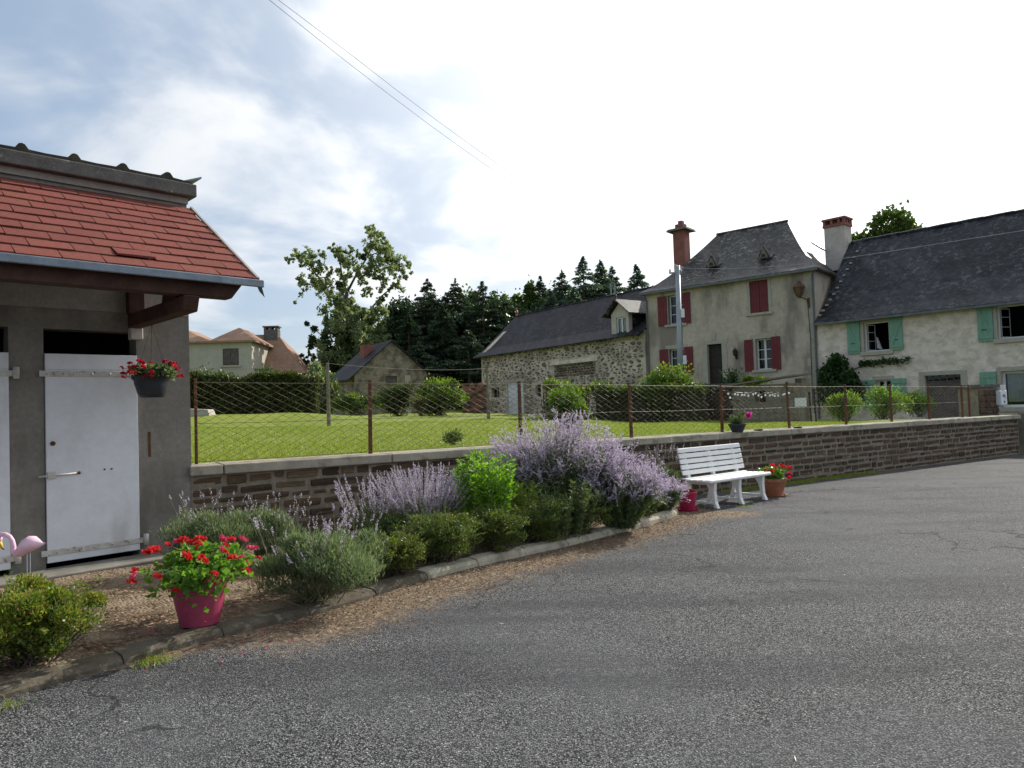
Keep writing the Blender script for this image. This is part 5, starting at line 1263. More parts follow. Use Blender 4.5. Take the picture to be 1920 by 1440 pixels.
def hedge(name, label, p0, p1, depth, h, n, leaf, mats, shares, group=None):
    """clipped hedge running from p0 to p1"""
    L_ = math.hypot(p1[0] - p0[0], p1[1] - p0[1]); a = math.atan2(p1[1] - p0[1], p1[0] - p0[0])
    t = thing(name, label, 'hedge', (p0[0], p0[1], min(p0[2], p1[2]) - .1), a, group)
    sl_ = (p1[2] - p0[2]) / L_
    for m, sh_ in zip(mats, shares):
        q = int(n * sh_); X = RNG.random(q) * L_; V_ = RNG.random(q); s_ = RNG.random(q)
        face = RNG.random(q); Y_ = np.where(face < .5, RNG.random(q) ** 2 * .45, RNG.random(q)) * depth
        Z = np.where(face < .5, s_ * h, h * (1 - .16 * RNG.random(q) ** 1.5))
        lump = .13 * np.sin(X * 1.3 + 2) * np.sin(X * .7) + .10 * np.sin(X * 2.3 + 1) + .07 * np.sin(X * 5.1) + .05 * np.sin(Z * 6 + X * 3)
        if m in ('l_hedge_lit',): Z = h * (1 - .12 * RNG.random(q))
        P = np.stack([X, Y_ + lump * (face < .5) * -1, Z + lump * .6 + sl_ * X + RNG.normal(size=q) * .035 * h], 1)
        O = np.where((face < .5)[:, None], np.array([[0, -1, .3]]), np.array([[0, 0, 1.0]]))
        l_ = leaf * RNG.uniform(.65, 1.35, q); leaves('foliage', P, unit(O + rdir(q) * .9), l_, l_ * .55, MAT[m], t)
    b = np.stack([RNG.random(50) * L_, np.full(50, depth / 2), np.zeros(50)], 1); sticks('stems', b, b + np.stack([RNG.normal(size=50) * .2, RNG.normal(size=50) * depth * .2, np.full(50, h * .8)], 1), .03, .015, MAT['bark'], t)
    mb = MB(); nx = 12
    mb.box(.1, L_ - .1, depth * .3, depth * .9, 0, h * .86); mb.build('inner_growth', MAT['bark'], t)
    return t
def gpt(x, y, Y):
    p = at(x, y, Y); return (p[0], p[1], lawn_z(p[0], p[1]))
a = at(330, 778, 25); b = at(600, 772, 27)
hedge('hedge', 'long dark clipped hedge along the far left of the lawn', (a[0], a[1], lawn_z(a[0], a[1])), (b[0], b[1], lawn_z(b[0], b[1])), 1.2, 1.62, 24000, .12, ['l_hedge_dark', 'l_brown', 'l_hedge'], [.6, .16, .24])
for i, (x, y, Y, r, m, lb) in enumerate(((375, 705, 31, (1.1, .9, .7), 'l_hedge', 'leafy shrub top beside the outbuilding corner above the hedge'), (425, 715, 30, (1.2, .9, .85), 'l_hedge', 'pointed young shrub growing over the hedge below the far window'),
        (495, 715, 31, (1.5, 1, 1.0), 'l_vine', 'dark rounded shrub over the hedge left of the tan house corner'), (560, 730, 30, (.85, .8, 1.0), 'l_hedge', 'taller green shrub at the right end of the dark hedge'))):
    q = at(x, y, Y); gz = lawn_z(q[0], q[1]); top = at(x, y - r[2] / Y * 1350 * .9, Y)[2]
    bush('shrub', lb, 'shrub', (q[0], q[1], gz), (r[0], r[1], (top - gz) / 2), 6000, .13, m, 'shrubs behind the hedge', 24, .36)
bush('bush', 'dark rounded bush on the lawn in front of the stone cottage', 'bush', gpt(745, 776, 33), (.95, .9, .88), 11000, .09, ['l_hedge_dark', 'l_hedge'], K=30, sub=.36, shares=[.6, .4])
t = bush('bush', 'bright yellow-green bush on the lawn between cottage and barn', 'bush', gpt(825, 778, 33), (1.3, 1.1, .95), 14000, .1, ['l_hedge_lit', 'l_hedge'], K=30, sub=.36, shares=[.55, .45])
bush('bush', 'leafy bush under the small pale tree behind the clothes post', 'bush', gpt(607, 772, 44), (1.1, .8, 1.5), 6000, .16, ['l_hedge', 'l_poplar'], K=24, sub=.36)
bush('bush', 'low tangle of weeds at the foot of the stone cottage', 'plants', gpt(670, 772, 36), (1.5, .8, .65), 4200, .12, ['l_hedge', 'l_hedge_lit'])
bush('bush', 'dry brownish weeds left of the bright green bush', 'plants', gpt(790, 777, 32), (.5, .4, .55), 900, .1, ['l_brown', 'l_hedge_lit'])
a = at(1022, 783, 26); b = at(1110, 783, 26)
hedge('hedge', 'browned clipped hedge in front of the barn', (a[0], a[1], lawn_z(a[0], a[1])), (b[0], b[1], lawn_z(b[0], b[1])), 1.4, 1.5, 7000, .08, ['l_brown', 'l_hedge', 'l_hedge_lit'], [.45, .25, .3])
a = at(1105, 785, 27.5); b = at(1320, 789, 25.5)
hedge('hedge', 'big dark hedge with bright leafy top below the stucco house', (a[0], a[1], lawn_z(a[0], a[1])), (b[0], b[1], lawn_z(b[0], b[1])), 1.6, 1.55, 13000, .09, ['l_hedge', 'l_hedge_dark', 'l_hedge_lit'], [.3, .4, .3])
q = gpt(1255, 788, 26.8)
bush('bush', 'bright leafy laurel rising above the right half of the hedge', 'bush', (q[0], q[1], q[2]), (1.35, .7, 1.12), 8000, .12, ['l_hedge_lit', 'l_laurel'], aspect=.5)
bush('bush', 'glossy round laurel bush just behind the purple sage', 'bush', gpt(1070, 806, 15.2), (.54, .52, .55), 5200, .095, ['l_laurel', 'l_hedge_lit'], shares=[.7, .3], aspect=.42)
bush('bush', 'small low shrub just behind the fence left of the purple sage', 'bush', gpt(851, 842, 11.9), (.22, .2, .15), 500, .05, ['l_low', 'l_laurel'])
for i, (x, Y, r, lb) in enumerate(((1585, 20.5, (.62, .5, .48), 'leftmost of the three bright green shrubs behind the fence'), (1660, 21.3, (.72, .55, .56), 'middle and tallest of three bright green shrubs behind the fence'), (1725, 22.3, (.6, .5, .42), 'rightmost of the three bright green shrubs behind the fence'))):
    q = at(x, 798, Y); bush('shrub', lb, 'shrub', (q[0], q[1], wall_top(17) - .08), r, 3000, .085, ['l_hedge_lit', 'l_bright', 'l_hedge'], 'bright shrubs behind the fence', aspect=.35, up=.9, shares=[.5, .3, .2])
for i, (x, y, Y, r, m, lb) in enumerate(((1372, 712, 27.5, (.55, .4, .75), 'l_vine', 'dark potted-looking shrub by the stucco house door'), (1410, 715, 26.8, (.7, .4, .28), 'l_hedge_lit', 'pale green foliage spilling over the block store roof'))):
    q = at(x, y, Y); bush('shrub', lb, 'shrub', (q[0], q[1], q[2] - r[2]), r, 900, .1, m)
p = at(345, 779, 23.5); q = at(397, 779, 23.5)
tag(MB().hexa([(p[0], p[1], p[2] - .3), (q[0], q[1], q[2] - .3), (q[0], q[1] + .6, q[2] - .3), (p[0], p[1] + .6, p[2] - .3)], [(p[0], p[1] + .05, p[2] + .22), (q[0] - .15, q[1] + .05, q[2] + .2), (q[0] - .15, q[1] + .55, q[2] + .2), (p[0], p[1] + .55, p[2] + .22)]).build('low_slab', MAT['stone_trim'], bevel=.02), 'low pale stone block on the lawn at the outbuilding corner', 'block')
# climbing vine on the stone house
VN = thing('climbing_vine', 'dark climbing vine on the stone house wall with a long side shoot', 'vine', (JX, JY, 0), R(43 - 90))
P, O = blob_points(9500, (1.0, -.5, 2.05), (1.2, .5, 1.2), 18, .42, .45, .3); leaves('foliage', P, bushy(P, O, -.1), .14, .12, MAT['l_vine'], VN)
X = 1.8 + RNG.random(420) ** 1.4 * 2.0; P = np.stack([X, -.14 + RNG.normal(size=420) * .04, 2.86 + .02 * X + RNG.normal(size=420) * .07 - .04], 1); leaves('shoot_leaves', P, rdir(420), .11, .09, MAT['l_vine'], VN)
MB().tube([(.9, -.3, .2), (.95, -.3, 1.5), (1.4, -.12, 2.6), (2.2, -.1, 2.86), (3.9, -.1, 2.95)], [.06, .05, .03, .02, .015], 6).build('stem', MAT['bark'], VN)

# ---- tall poplar with mistletoe
PY = 70.0; ps = PY / 1350
pb = at(648, 765, PY); pbz = 1.5
TP = thing('poplar_tree', 'tall airy poplar with mistletoe balls behind the stone cottage', 'tree', (pb[0], pb[1], pbz))
loc = lambda x, y, d=0: np.array(at(x, y, PY + d)) - np.array([pb[0], pb[1], pbz])
cl_ = [(566, 477, 20), (582, 491, 20), (546, 485, 9), (597, 506, 14), (606, 478, 12), (639, 481, 22), (646, 503, 20), (628, 467, 13), (691, 430, 10), (705, 449, 22), (688, 462, 14), (716, 477, 24), (740, 487, 22), (757, 510, 16), (739, 510, 20), (692, 503, 22), (663, 519, 18), (583, 526, 20), (568, 529, 8), (597, 535, 16), (618, 530, 22), (746, 536, 13), (722, 536, 16), (766, 494, 8), (687, 545, 14), (565, 553, 5), (553, 567, 5), (661, 498, 16), (707, 515, 16), (676, 480, 12), (641, 545, 16), (655, 470, 10), (700, 428, 7), (720, 458, 14)]
low = [(635, 580, 30), (663, 580, 24), (640, 608, 36), (672, 608, 32), (703, 604, 30), (708, 585, 22), (640, 640, 40), (690, 632, 36), (648, 668, 40), (692, 655, 30), (718, 640, 18), (618, 612, 18)]
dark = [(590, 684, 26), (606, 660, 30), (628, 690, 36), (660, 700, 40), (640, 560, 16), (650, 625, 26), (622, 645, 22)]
def clumps(name, lst, mat, per, leaf, dsp):
    Ps, As = [], []
    for x, y, r in lst:
        d = RNG.uniform(-dsp, dsp); n_ = int(per * (r / 20) ** 2) + 24
        for _ in range(9):                             # looser sprays inside each clump
            o_ = rdir(1)[0] * r * ps * RNG.uniform(.3, 1.05); q_ = r * ps * RNG.uniform(.35, .7)
            P, O = blob_points(max(8, n_ // 6), loc(x, y, d) + o_, (q_, q_, q_ * 1.1), 7, .42, .1); Ps.append(P); As.append(bushy(P, O, -.1, 1.0))
    P = np.concatenate(Ps); l_ = leaf * RNG.uniform(.7, 1.3, len(P)); leaves(name, P, np.concatenate(As), l_, l_ * .8, MAT[mat], TP)
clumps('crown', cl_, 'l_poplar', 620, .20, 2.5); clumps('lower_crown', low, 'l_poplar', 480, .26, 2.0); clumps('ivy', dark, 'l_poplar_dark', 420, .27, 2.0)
tr_pts = [np.zeros(3), loc(648, 700), loc(645, 640), loc(643, 590), loc(650, 550)]
MB().tube([tuple(q) for q in tr_pts], [.55, .42, .32, .24, .16], 8).build('trunk', MAT['bark'], TP, smooth=True)
lm = MB()
for path, r_ in (([(643, 590), (620, 550), (597, 520), (575, 490), (566, 475)], .2), ([(650, 550), (640, 510), (637, 480), (628, 465)], .17), ([(650, 550), (668, 515), (690, 480), (703, 445), (692, 425)], .22), ([(668, 520), (700, 500), (738, 490), (762, 500)], .12), ([(645, 625), (690, 585), (716, 555), (745, 530), (757, 510)], .2), ([(645, 640), (620, 640), (598, 625), (585, 610)], .16), ([(620, 550), (590, 530), (566, 550), (553, 566)], .08), ([(690, 480), (718, 470), (740, 480)], .1), ([(637, 490), (655, 480), (660, 468)], .08)):
    pts = [tuple(loc(x, y, RNG.uniform(-.8, .8))) for x, y in path]; lm.tube(pts, [.62 * r_ * (1 - .8 * i / (len(pts) - 1)) for i in range(len(pts))], 6)
lm.build('limbs', MAT['bark'], TP, smooth=True)
for x, y, r in ((637, 533, 9), (717, 560, 7), (588, 616, 9), (586, 638, 11), (613, 606, 10), (682, 481, 8), (678, 596, 9), (605, 645, 8), (575, 606, 6)):
    c = loc(x, y, -1.5); P, O = blob_points(420, c, (r * ps, r * ps, r * ps), 10, .6, .1); leaves('mistletoe', P, bushy(P, O, 0, .6), .25, .12, MAT['l_mistle'], TP)

# ---- conifers and broadleaved trees of the wood behind
def conifer(label, x, ytop, Y, w, mat, n=3600, ybase=775):
    b = at(x, ybase, Y); tp = at(x, ytop, Y); z0 = 1.2; H = tp[2] - z0; rad = w * 2.1 * Y / 1350 / 2
    t = thing('conifer', label, 'tree', (b[0] + (tp[0] - b[0]) * .5, b[1], z0), 0, 'conifers of the wood behind')
    MB().tube([(0, 0, 0), (0, 0, H * .5), (0, 0, H * .99)], [.28, .17, .02], 6).build('trunk', MAT['bark'], t)
    nb = int(H * 17); hz = np.sort(RNG.random(nb) ** .72) * .95 + .05; ang_ = RNG.random(nb) * 2 * math.pi
    R_ = rad * np.minimum((1 - hz) ** .9 * 1.25, .95) * RNG.uniform(.7, 1.2, nb) + .07
    k = RNG.choice(nb, n, p=(R_ ** 1.1 + .12) / (R_ ** 1.1 + .12).sum()); s_ = RNG.random(n) ** .6
    rr = R_[k] * s_; aa = ang_[k] + RNG.normal(size=n) * .16
    z = hz[k] * H - rr * .30 + (s_ ** 2) * R_[k] * .16 + RNG.normal(size=n) * .07
    P = np.stack([rr * np.cos(aa), rr * np.sin(aa), z], 1); A_ = unit(np.stack([np.cos(aa), np.sin(aa), np.full(n, -.25)], 1) + rdir(n) * .55)
    leaves('crown', P, A_, RNG.uniform(.2, .42, n), RNG.uniform(.07, .13, n), MAT[mat], t)
    B0 = np.stack([np.zeros(nb), np.zeros(nb), hz * H], 1); B1 = np.stack([R_ * np.cos(ang_), R_ * np.sin(ang_), hz * H - R_ * .2], 1); sticks('branches', B0, B1, .04, .012, MAT['bark'], t)
def broadleaf(label, x, ytop, Y, w, mat, n=4500, group=None, zb=1.2):
    tp = at(x, ytop, Y); H = tp[2] - zb; rad = w * Y / 1350 / 2
    t = thing('broadleaf_tree', label, 'tree', (tp[0], tp[1], zb), 0, group)
    ch_ = H * .62
    P, O = blob_points(n, (0, 0, H - ch_ / 2), (rad, rad, ch_ / 2), 26, .34, .45); l_ = RNG.uniform(.28, .5, len(P)); leaves('crown', P, bushy(P, O, .2), l_, l_ * .75, MAT[mat], t)
    MB().tube([(0, 0, 0), (.1, 0, H * .4), (0, .1, H * .75)], [.35, .25, .06], 7).build('trunk', MAT['bark'], t)
    m_b = MB()
    for i in range(9):
        a_ = i * 2.4; e = rad * .75; z_ = H * (.35 + .05 * i); m_b.tube([(0, 0, z_), (e * .5 * math.cos(a_), e * .5 * math.sin(a_), z_ + .8), (e * math.cos(a_), e * math.sin(a_), z_ + 1.8)], [.12, .08, .03], 5)
    m_b.build('limbs', MAT['bark'], t)
for x, yt, Y, w, m, lb in ((735, 574, 76, 75, 'l_conifer', 'shorter dark conifer directly right of the poplar'), (768, 590, 70, 90, 'l_conifer', 'low dark conifer over the cottage roof'), (805, 524, 74, 110, 'l_conifer', 'dark pointed conifer above the cottage right side'), (832, 575, 70, 90, 'l_conifer', 'dark conifer filling in between two pointed tips over the bright bush'),
        (857, 522, 75, 105, 'l_conifer', 'middle one of three pointed dark conifers left of the barn'), (908, 528, 72, 105, 'l_conifer', 'dark pointed conifer nearest the barn ridge left end'), (785, 640, 66, 80, 'l_conifer', 'low dark conifer behind the cottage gable right slope'), (880, 620, 66, 100, 'l_conifer', 'low dark conifer left of the barn corner'), (1017, 519, 78, 60, 'l_fir', 'slim fir with a thin tip over the barn roof left third'), (1058, 508, 74, 95, 'l_fir', 'bluish fir over the middle of the barn roof'), (1098, 482, 72, 100, 'l_fir', 'tallest fir behind the barn roof'), (1130, 487, 74, 90, 'l_fir', 'fir just right of the tallest behind the barn'), (1152, 500, 76, 90, 'l_fir', 'fir above the barn dormer'), (1198, 497, 70, 95, 'l_fir', 'separate fir left of the red chimney'), (1035, 545, 70, 80, 'l_fir', 'low fir between slim fir and bluish fir'), (1080, 540, 68, 90, 'l_fir', 'low fir in front of the tallest fir'), (1230, 535, 72, 60, 'l_fir', 'low fir tip at the stucco house roof edge')):
    conifer(lb, x, yt, Y, w, m, 30000 if m == 'l_conifer' else 26000)
for x, yt, Y, w, lb in ((882, 543, 82, 90, 'green broadleaved crown between the dark conifers'), (962, 552, 79, 95, 'low green tree directly behind the barn ridge left end'), (938, 545, 80, 85, 'green broadleaved tree just left of the barn ridge finial'), (988, 533, 78, 80, 'rounded pale green tree over the barn roof left end'), (700, 600, 85, 110, 'broadleaved tree in the poplar shade right side')):
    broadleaf(lb, x, yt, Y, w, 'l_tree', 8000, 'broadleaved trees of the wood')
broadleaf('rounded tree crown rising behind the blue slate roof', 1658, 396, 62, 270, 'l_tree', 26000)
broadleaf('small pale tree left of the cottage under the poplar', 600, 680, 60, 60, 'l_poplar', 1800, None, 1.5)
# understorey that reads as one dark mass under the wood
q = []
for _ in range(230):
    x = RNG.uniform(715, 1200); lo_ = 568 if x < 1000 else 545
    P, O = blob_points(420, at(x, RNG.uniform(lo_ + 12, 760), RNG.uniform(72, 84)), (2.6, 2.0, 2.0), 8, .5, .2); q.append(P)
P = np.concatenate(q); uw = leaves('undergrowth', P, rdir(len(P)), .42, .26, MAT['l_conifer'], None, 'stuff'); tag(uw, 'dark undergrowth below the wood behind barn and cottage', 'undergrowth')

# ------------------------------------------------------------------ flower bed plants
def lavender(label, base, rx, ry, h, nl, ns, leafmat_, flowermat, group, lean=.45, fl=.12, nfl=26, name='lavender_plant', cat='lavender', stem_h=1.35, lw=.0055, ll=.05):
    t = thing(name, label, cat, base, 0, group)
    P, O = blob_points(nl, (0, 0, h * .46), (rx, ry, h * .52), 22, .36, .4, 0.0)
    leaves('foliage', P, unit(O * .5 + np.array([0, 0, .9]) + rdir(len(P)) * .55), ll * RNG.uniform(.6, 1.4, len(P)), lw * 1.6, MAT[leafmat_], t)
    twigs(t, (0, 0, 0), (rx * .85, ry * .85, h * .8), 60, 'twig', .006)
    if ns:
        a = RNG.random(ns) * 2 * math.pi; rr = np.sqrt(RNG.random(ns))
        B0 = np.stack([rr * rx * .55 * np.cos(a), rr * ry * .55 * np.sin(a), np.full(ns, h * .35)], 1)
        D_ = unit(np.stack([rr * np.cos(a) * lean, rr * np.sin(a) * lean, np.ones(ns)], 1) + RNG.normal(size=(ns, 3)) * .19)
        Ls = h * (stem_h - .35) * RNG.uniform(.6, 1.12, ns); B1 = B0 + D_ * Ls[:, None]
        sticks('stems', B0, B1, .0022, .0014, MAT['twig'], t)
        k = np.repeat(np.arange(ns), nfl); s_ = RNG.random(len(k)); flen = fl * RNG.uniform(.6, 1.3, ns)
        P = B1[k] - D_[k] * (s_ * flen[k])[:, None] + rdir(len(k)) * (.004 + .007 * s_[:, None]); leaves('flowers', P, unit(rdir(len(k)) + D_[k]), .016, .009, MAT[flowermat], t, 'stuff')
    return t
def sage(label, base, rx, ry, h, ns, group, side=6, nfl=16, lm='l_sage'):
    """Russian sage: many thin stems that branch into airy bloom"""
    t = thing('russian_sage', label, 'sage', base, 0, group)
    a = RNG.random(ns) * 2 * math.pi; rr = np.sqrt(RNG.random(ns))
    B0 = np.stack([rr * rx * .25 * np.cos(a), rr * ry * .25 * np.sin(a), np.zeros(ns)], 1)
    T1 = np.stack([rr * rx * np.cos(a), rr * ry * np.sin(a), h * (1 - .30 * rr ** 2) * RNG.uniform(.72, 1.08, ns)], 1) + RNG.normal(size=(ns, 3)) * .04
    M_ = B0 * .45 + T1 * .55 + np.stack([np.zeros(ns), np.zeros(ns), np.full(ns, h * .07)], 1)
    sticks('stems', np.concatenate([B0, M_]), np.concatenate([M_, T1]), .004, .002, MAT['twig'], t)
    D_ = unit(T1 - M_); k = np.repeat(np.arange(ns), side); s_ = RNG.random(len(k)) * .75
    S0 = T1[k] - D_[k] * (s_ * h * .34)[:, None]; S1 = S0 + unit(D_[k] * .8 + rdir(len(k)) * .75) * (RNG.uniform(.08, .2, len(k)) * (.5 + s_))[:, None]
    sticks('side_shoots', S0, S1, .0018, .001, MAT['f_sage'], t)
    kk = np.repeat(np.arange(len(k)), nfl); f_ = RNG.random(len(kk)); P = S0[kk] * (1 - f_[:, None]) + S1[kk] * f_[:, None] + rdir(len(kk)) * .007
    k2 = np.repeat(np.arange(ns), 30); f2 = RNG.random(len(k2)) * .5; P2 = T1[k2] - D_[k2] * (f2 * h * .4)[:, None] + rdir(len(k2)) * .008
    P = np.concatenate([P, P2]); leaves('flowers', P, rdir(len(P)), .015 * RNG.uniform(.7, 1.4, len(P)), .009, MAT['f_sage'], t, 'stuff')
    n_ = ns * 60; k = RNG.integers(0, ns, n_); f_ = RNG.random(n_); P = np.where((f_ < .55)[:, None], B0[k] + (M_[k] - B0[k]) * (f_ / .55)[:, None], M_[k] + (T1[k] - M_[k]) * ((f_ - .55) / .9)[:, None]) + rdir(n_) * .03
    leaves('foliage', P, unit(rdir(n_) + [0, 0, .4]), .055, .014, MAT[lm], t)
    return t
def gs(x, y): p = G(x, y, .08); return (p[0] - .10, p[1] + .10, bed_z(p[0], p[1]) - .02)
def gb(x, y): p = G(x, y, .08); return (p[0], p[1], bed_z(p[0], p[1]) - .02)
lavender('grey-green lavender mound behind the pink pot against the outbuilding', gb(405, 1066), .54, .44, .64, 11000, 40, 'l_lav', 'f_lav', 'lavender along the bed', fl=.07, nfl=10, stem_h=1.15)
lavender('second grey-green lavender mound under the brick wall left end', gb(525, 1062), .46, .42, .60, 7000, 40, 'l_lav', 'f_lav', 'lavender along the bed', fl=.07, nfl=10, stem_h=1.15)
lavender('big dark-bottomed lavender bush right of the pink pot', gb(590, 1122), .54, .46, .58, 16000, 46, 'l_lav', 'f_lav', 'lavender along the bed', fl=.10, nfl=16, stem_h=1.15)
lavender('pale lavender mound between big bush and the purple spikes', gb(655, 1085), .42, .38, .52, 8000, 22, 'l_lav', 'f_lav', 'lavender along the bed', fl=.11, nfl=18, stem_h=1.25)
lavender('flowering lavender with loose purple spikes left of the tall one', gb(705, 1030), .38, .36, .50, 5200, 90, 'l_sage', 'f_lav', 'flowering lavender', lean=.55, fl=.20, nfl=44, stem_h=1.6)
lavender('dense flowering purple lavender left of the bright green plant', gb(795, 1022), .46, .38, .60, 5200, 300, 'l_sage', 'f_lav', 'flowering lavender', lean=.65, fl=.26, nfl=54, stem_h=1.42)
bush('low_shrub', 'low rounded brown-green shrub behind the kerb below the purple lavender', 'shrub', gs(762, 1078), (0.33, 0.28, 0.20), 9500, .024, ['l_low', 'l_spirea'], 'low shrubs along the kerb', 34, .27, .45, .7, 60, [.85, .15], 70)
bush('low_shrub', 'low green-tipped shrub with dry seed heads right of the brown one', 'shrub', gs(850, 1055), (0.40, 0.31, 0.26), 13000, .024, ['l_low', 'l_sage', 'l_spirea'], 'low shrubs along the kerb', 36, .27, .4, .7, 60, [.65, .25, .10], 80)
bush('low_shrub', 'green low shrub tucked under the dense flowering lavender', 'shrub', gs(812, 1052), (0.36, 0.31, 0.23), 8000, .026, ['l_sage', 'l_low'], 'low shrubs along the kerb', 30, .28, .4, .8, 60, [.6, .4], 70)
# bright green leafy plant: upright leafy stems
def leafy(label, base, r, h, ns, m, leaf=.075, w=.02, name='leafy_plant'):
    t = thing(name, label, 'plant', base)
    a = RNG.random(ns) * 2 * math.pi; rr = np.sqrt(RNG.random(ns)) * r
    B0 = np.stack([rr * .6 * np.cos(a), rr * .6 * np.sin(a), np.zeros(ns)], 1); B1 = np.stack([rr * np.cos(a), rr * np.sin(a), h * RNG.uniform(.62, 1.05, ns)], 1)
    sticks('stems', B0, B1, .004, .002, MAT['twig'], t); n_ = ns * 44; k = RNG.integers(0, ns, n_); f_ = RNG.random(n_) ** .7; d = rdir(n_); d[:, 2] = np.abs(d[:, 2]) * .6 + .15; d = unit(d)
    P = B0[k] + (B1[k] - B0[k]) * f_[:, None] + d * leaf * .45; leaves('foliage', P, d, leaf * RNG.uniform(.6, 1.2, n_), w, MAT[m], t, bend=.3)
    return t
leafy('bright lime green leafy plant in the middle of the bed', gb(915, 1018), .34, .96, 90, 'l_bright', .085, .022)
leafy('darker green leafy plant right of the lime green one', gb(975, 1008), .26, .62, 44, 'l_hedge_lit', .07, .016)
g_ = thing('grass_tuft', 'tuft of thin arching grass against the wall left of the sage', 'grass', gb(905, 985)); n_ = 60; a = RNG.random(n_) * 6.28
d = unit(np.stack([np.cos(a) * .45, np.sin(a) * .45, np.ones(n_)], 1)); sticks('blades', np.zeros((n_, 3)), d * RNG.uniform(.5, .8, (n_, 1)), .003, .001, MAT['twig'], g_)
sage('tall russian sage in hazy purple bloom reaching over the wall', gb(1055, 985), .92, .62, 1.34, 330, 'russian sage in bloom')
sage('lower russian sage spilling purple bloom towards the bench', gb(1165, 985), .66, .5, .86, 240, 'russian sage in bloom', 6, 16)
sage('small wispy sage at the far end of the kerb', gb(1245, 955), .34, .3, .42, 60, 'russian sage in bloom', 5, 12)
leafy('mid green leaves under the tall russian sage', gb(1050, 1003), .5, .62, 70, 'l_sage', .06, .016)
bush('low_shrub', 'dark low shrub behind the kerb below the lime green plant', 'shrub', gs(945, 1036), (0.40, 0.28, 0.24), 11000, .024, ['l_low', 'l_hedge'], 'low shrubs along the kerb', 34, .28, .42, .7, 60, [.75, .25], 70)
bush('low_shrub', 'dark low shrub behind the kerb below the tall sage', 'shrub', gs(1030, 1016), (0.43, 0.29, 0.26), 11000, .024, ['l_low', 'l_sage'], 'low shrubs along the kerb', 34, .28, .42, .7, 60, [.75, .25], 70)
bush('low_shrub', 'dark low shrub between the two russian sages at the kerb', 'shrub', gs(1105, 1002), (0.41, 0.28, 0.25), 9500, .024, ['l_low', 'l_hedge'], 'low shrubs along the kerb', 34, .28, .42, .7, 60, [.7, .3], 70)
bush('low_shrub', 'dark low shrub below the spilling sage near the kerb end', 'shrub', gs(1170, 988), (0.40, 0.26, 0.23), 9000, .024, ['l_low', 'l_hedge_dark'], 'low shrubs along the kerb', 34, .28, .42, .7, 60, [.8, .2], 70)
bush('low_shrub', 'pale-leaved low plant at the rounded end of the kerb', 'shrub', gs(1226, 970), (0.28, 0.22, 0.19), 3600, .034, ['l_sage', 'l_hedge_lit'], 'low shrubs along the kerb', 18, .36, .5, .6, 40, [.6, .4], 50)
q = G(1248, 935, .05)
lavender('feathery green plant with mauve tips at the bench left end', (q[0], q[1], bed_z(q[0], q[1]) - .05), .36, .32, .62, 5200, 60, 'l_sage', 'f_lav', None, lean=.5, fl=.10, nfl=14, name='feathery_plant', cat='plant', stem_h=1.45)
bush('spirea_shrub', 'golden green spirea shrub with coppery leaves at the lower left', 'shrub', gb(60, 1238), (.42, .36, .27), 26000, .026, ['l_spirea', 'l_low'], None, 40, .30, .5, .7, 80, [.8, .2], 14)
bush('spirea_shrub', 'golden green spirea shrub cut off by the left picture edge', 'shrub', gb(-130, 1262), (.42, .36, .27), 6000, .028, ['l_spirea', 'l_low'], None, 22, .32, .5, .7, 60, [.78, .22])
# grass tufts at kerb foot and wall foot
def tufts(name, label, pts, n, h, spread_):
    pts = np.array(pts); k = RNG.integers(0, len(pts), n); P = pts[k] + np.stack([RNG.normal(size=n) * spread_, RNG.normal(size=n) * spread_, np.zeros(n)], 1)
    d = unit(rdir(n) * .8 + [0, 0, 1.0]); L_ = h * RNG.uniform(.5, 1.2, n); o = leaves(name, P + d * L_[:, None] / 2, d, L_, h * .09, MAT['grass'], None, 'stuff'); tag(o, label, 'grass'); return o
def zrp(x, y): p = G(x, y); return (p[0], p[1], p[2])
tufts('kerb_grass', 'sparse grass tufts at the foot of the kerb', [zrp(290, 1245), zrp(300, 1240), zrp(275, 1248), zrp(5, 1330), zrp(1395, 952)], 260, .06, .05)
wp_ = [(*wall_xy(u, -.06 - .12 * random.random()), 0) for u in np.linspace(8.6, 13.2, 60)]; wp_ = [(x, y, zr(x, y)) for x, y, _ in wp_]
tufts('wall_foot_grass', 'grass strip along the foot of the brick wall right of the bench', wp_, 5000, .06, .08)
# lawn blades near the fence
n_ = 130000; U_ = RNG.random(n_) * 17 - .5; V_ = .38 + RNG.random(n_) ** 1.7 * 13; X = WC[0] + WU[0] * U_ + WV[0] * V_; Y_ = WC[1] + WU[1] * U_ + WV[1] * V_
Z = hl(X, Y_) + .035 * np.sin(X * 1.7 + Y_ * .6) * np.sin(Y_ * 1.1 - X * .4) * np.clip(V_ / 3, 0, 1)
h_ = (.028 + .03 * RNG.random(n_)) * (1 + 1.2 * (V_ < .55) * RNG.random(n_)); d = unit(rdir(n_) * .7 + [0, 0, 1.0])
lb_ = leaves('lawn_blades', np.stack([X, Y_, Z], 1) + d * h_[:, None] * .45, d, h_, .010, MAT['grass'], None, 'stuff'); tag(lb_, 'short mown grass blades of the lawn behind the wall', 'grass')
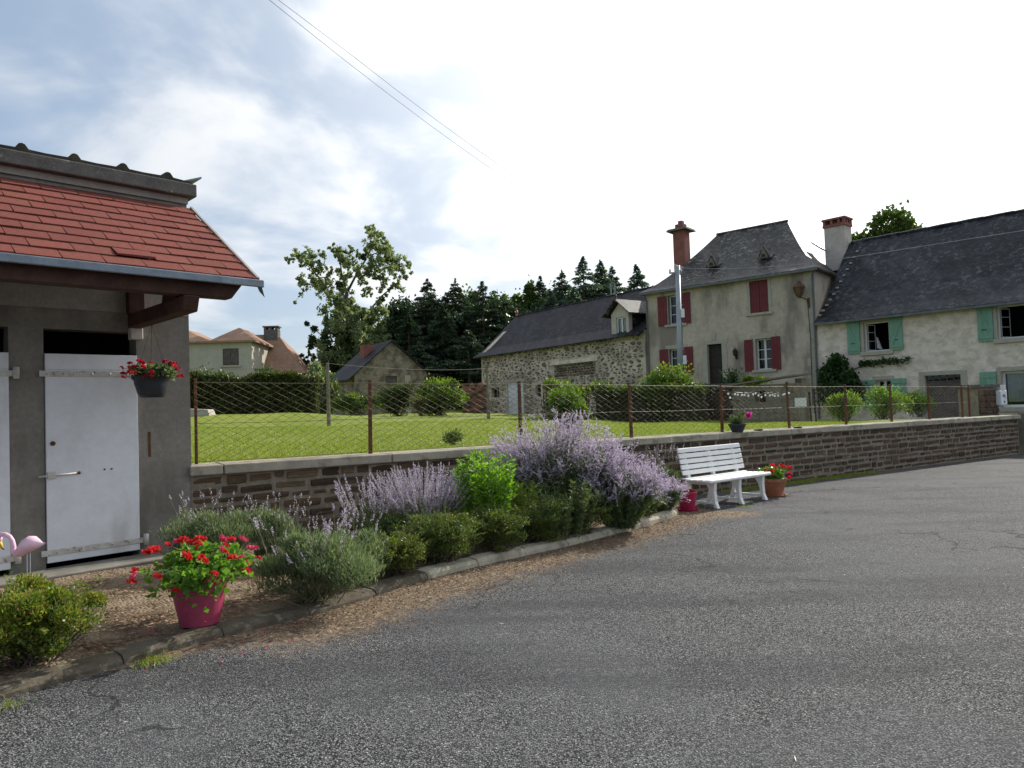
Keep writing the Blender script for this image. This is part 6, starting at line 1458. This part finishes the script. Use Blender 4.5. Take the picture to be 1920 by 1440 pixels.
# dry litter and petals on the verge
n_ = 9000; KLn = KL[34:]; k = RNG.integers(0, len(KLn) - 1, n_); tt = KLn[k + 1] - KLn[k]; nn = np.stack([tt[:, 1], -tt[:, 0]], 1); nn /= np.linalg.norm(nn, axis=1, keepdims=True)
off = .08 + np.abs(RNG.normal(size=n_)) * .42; XY = KLn[k] + nn * off[:, None] + RNG.normal(size=(n_, 2)) * .04; Z = zr(XY[:, 0], XY[:, 1]) + .006
A_ = rdir(n_); A_[:, 2] *= .2; A_ = unit(A_); li = leaves('dry_litter', np.column_stack([XY, Z]), A_, RNG.uniform(.008, .022, n_), RNG.uniform(.004, .011, n_), MAT['litter'], None, 'stuff', .3); tag(li, 'dry brown leaf litter along the kerb on the road', 'litter')
n_ = 70; ctr = G(400, 1195); XY = np.stack([ctr[0] + RNG.normal(size=n_) * .35, ctr[1] + RNG.normal(size=n_) * .22], 1); Z = zr(XY[:, 0], XY[:, 1]) + np.where(kdist(XY[:, 0], XY[:, 1]) > 0, .10, .01)
inside = np.array([(KL[np.argmin(np.hypot(*(KL - p).T))] - p)[1] > 0 for p in XY]); Z = zr(XY[:, 0], XY[:, 1]) + np.where(inside, .008, .115)
A_ = rdir(n_); A_[:, 2] *= .15; pe = leaves('fallen_petals', np.column_stack([XY, Z]), unit(A_), .02, .014, MAT['f_rose'], None, 'stuff', .3); tag(pe, 'fallen red petals on the ground around the pink pot', 'petals')
n_ = 90; XY = np.stack([RNG.uniform(-2, 5, n_), RNG.uniform(3, 12, n_)], 1); kd = kdist(XY[:, 0], XY[:, 1]); keep = (XY[:, 1] - 8.6 < (XY[:, 0] + .2) * .9 - 1.0); XY = XY[keep]
A_ = rdir(len(XY)); A_[:, 2] *= .1; st = leaves('straw_bits', np.column_stack([XY, zr(XY[:, 0], XY[:, 1]) + .006]), unit(A_), RNG.uniform(.015, .05, len(XY)), .007, petalmat('straw', [(.5, .45, .34), (.62, .58, .48)], .1), None, 'stuff', .2); tag(st, 'pale straw bits scattered over the asphalt', 'litter')
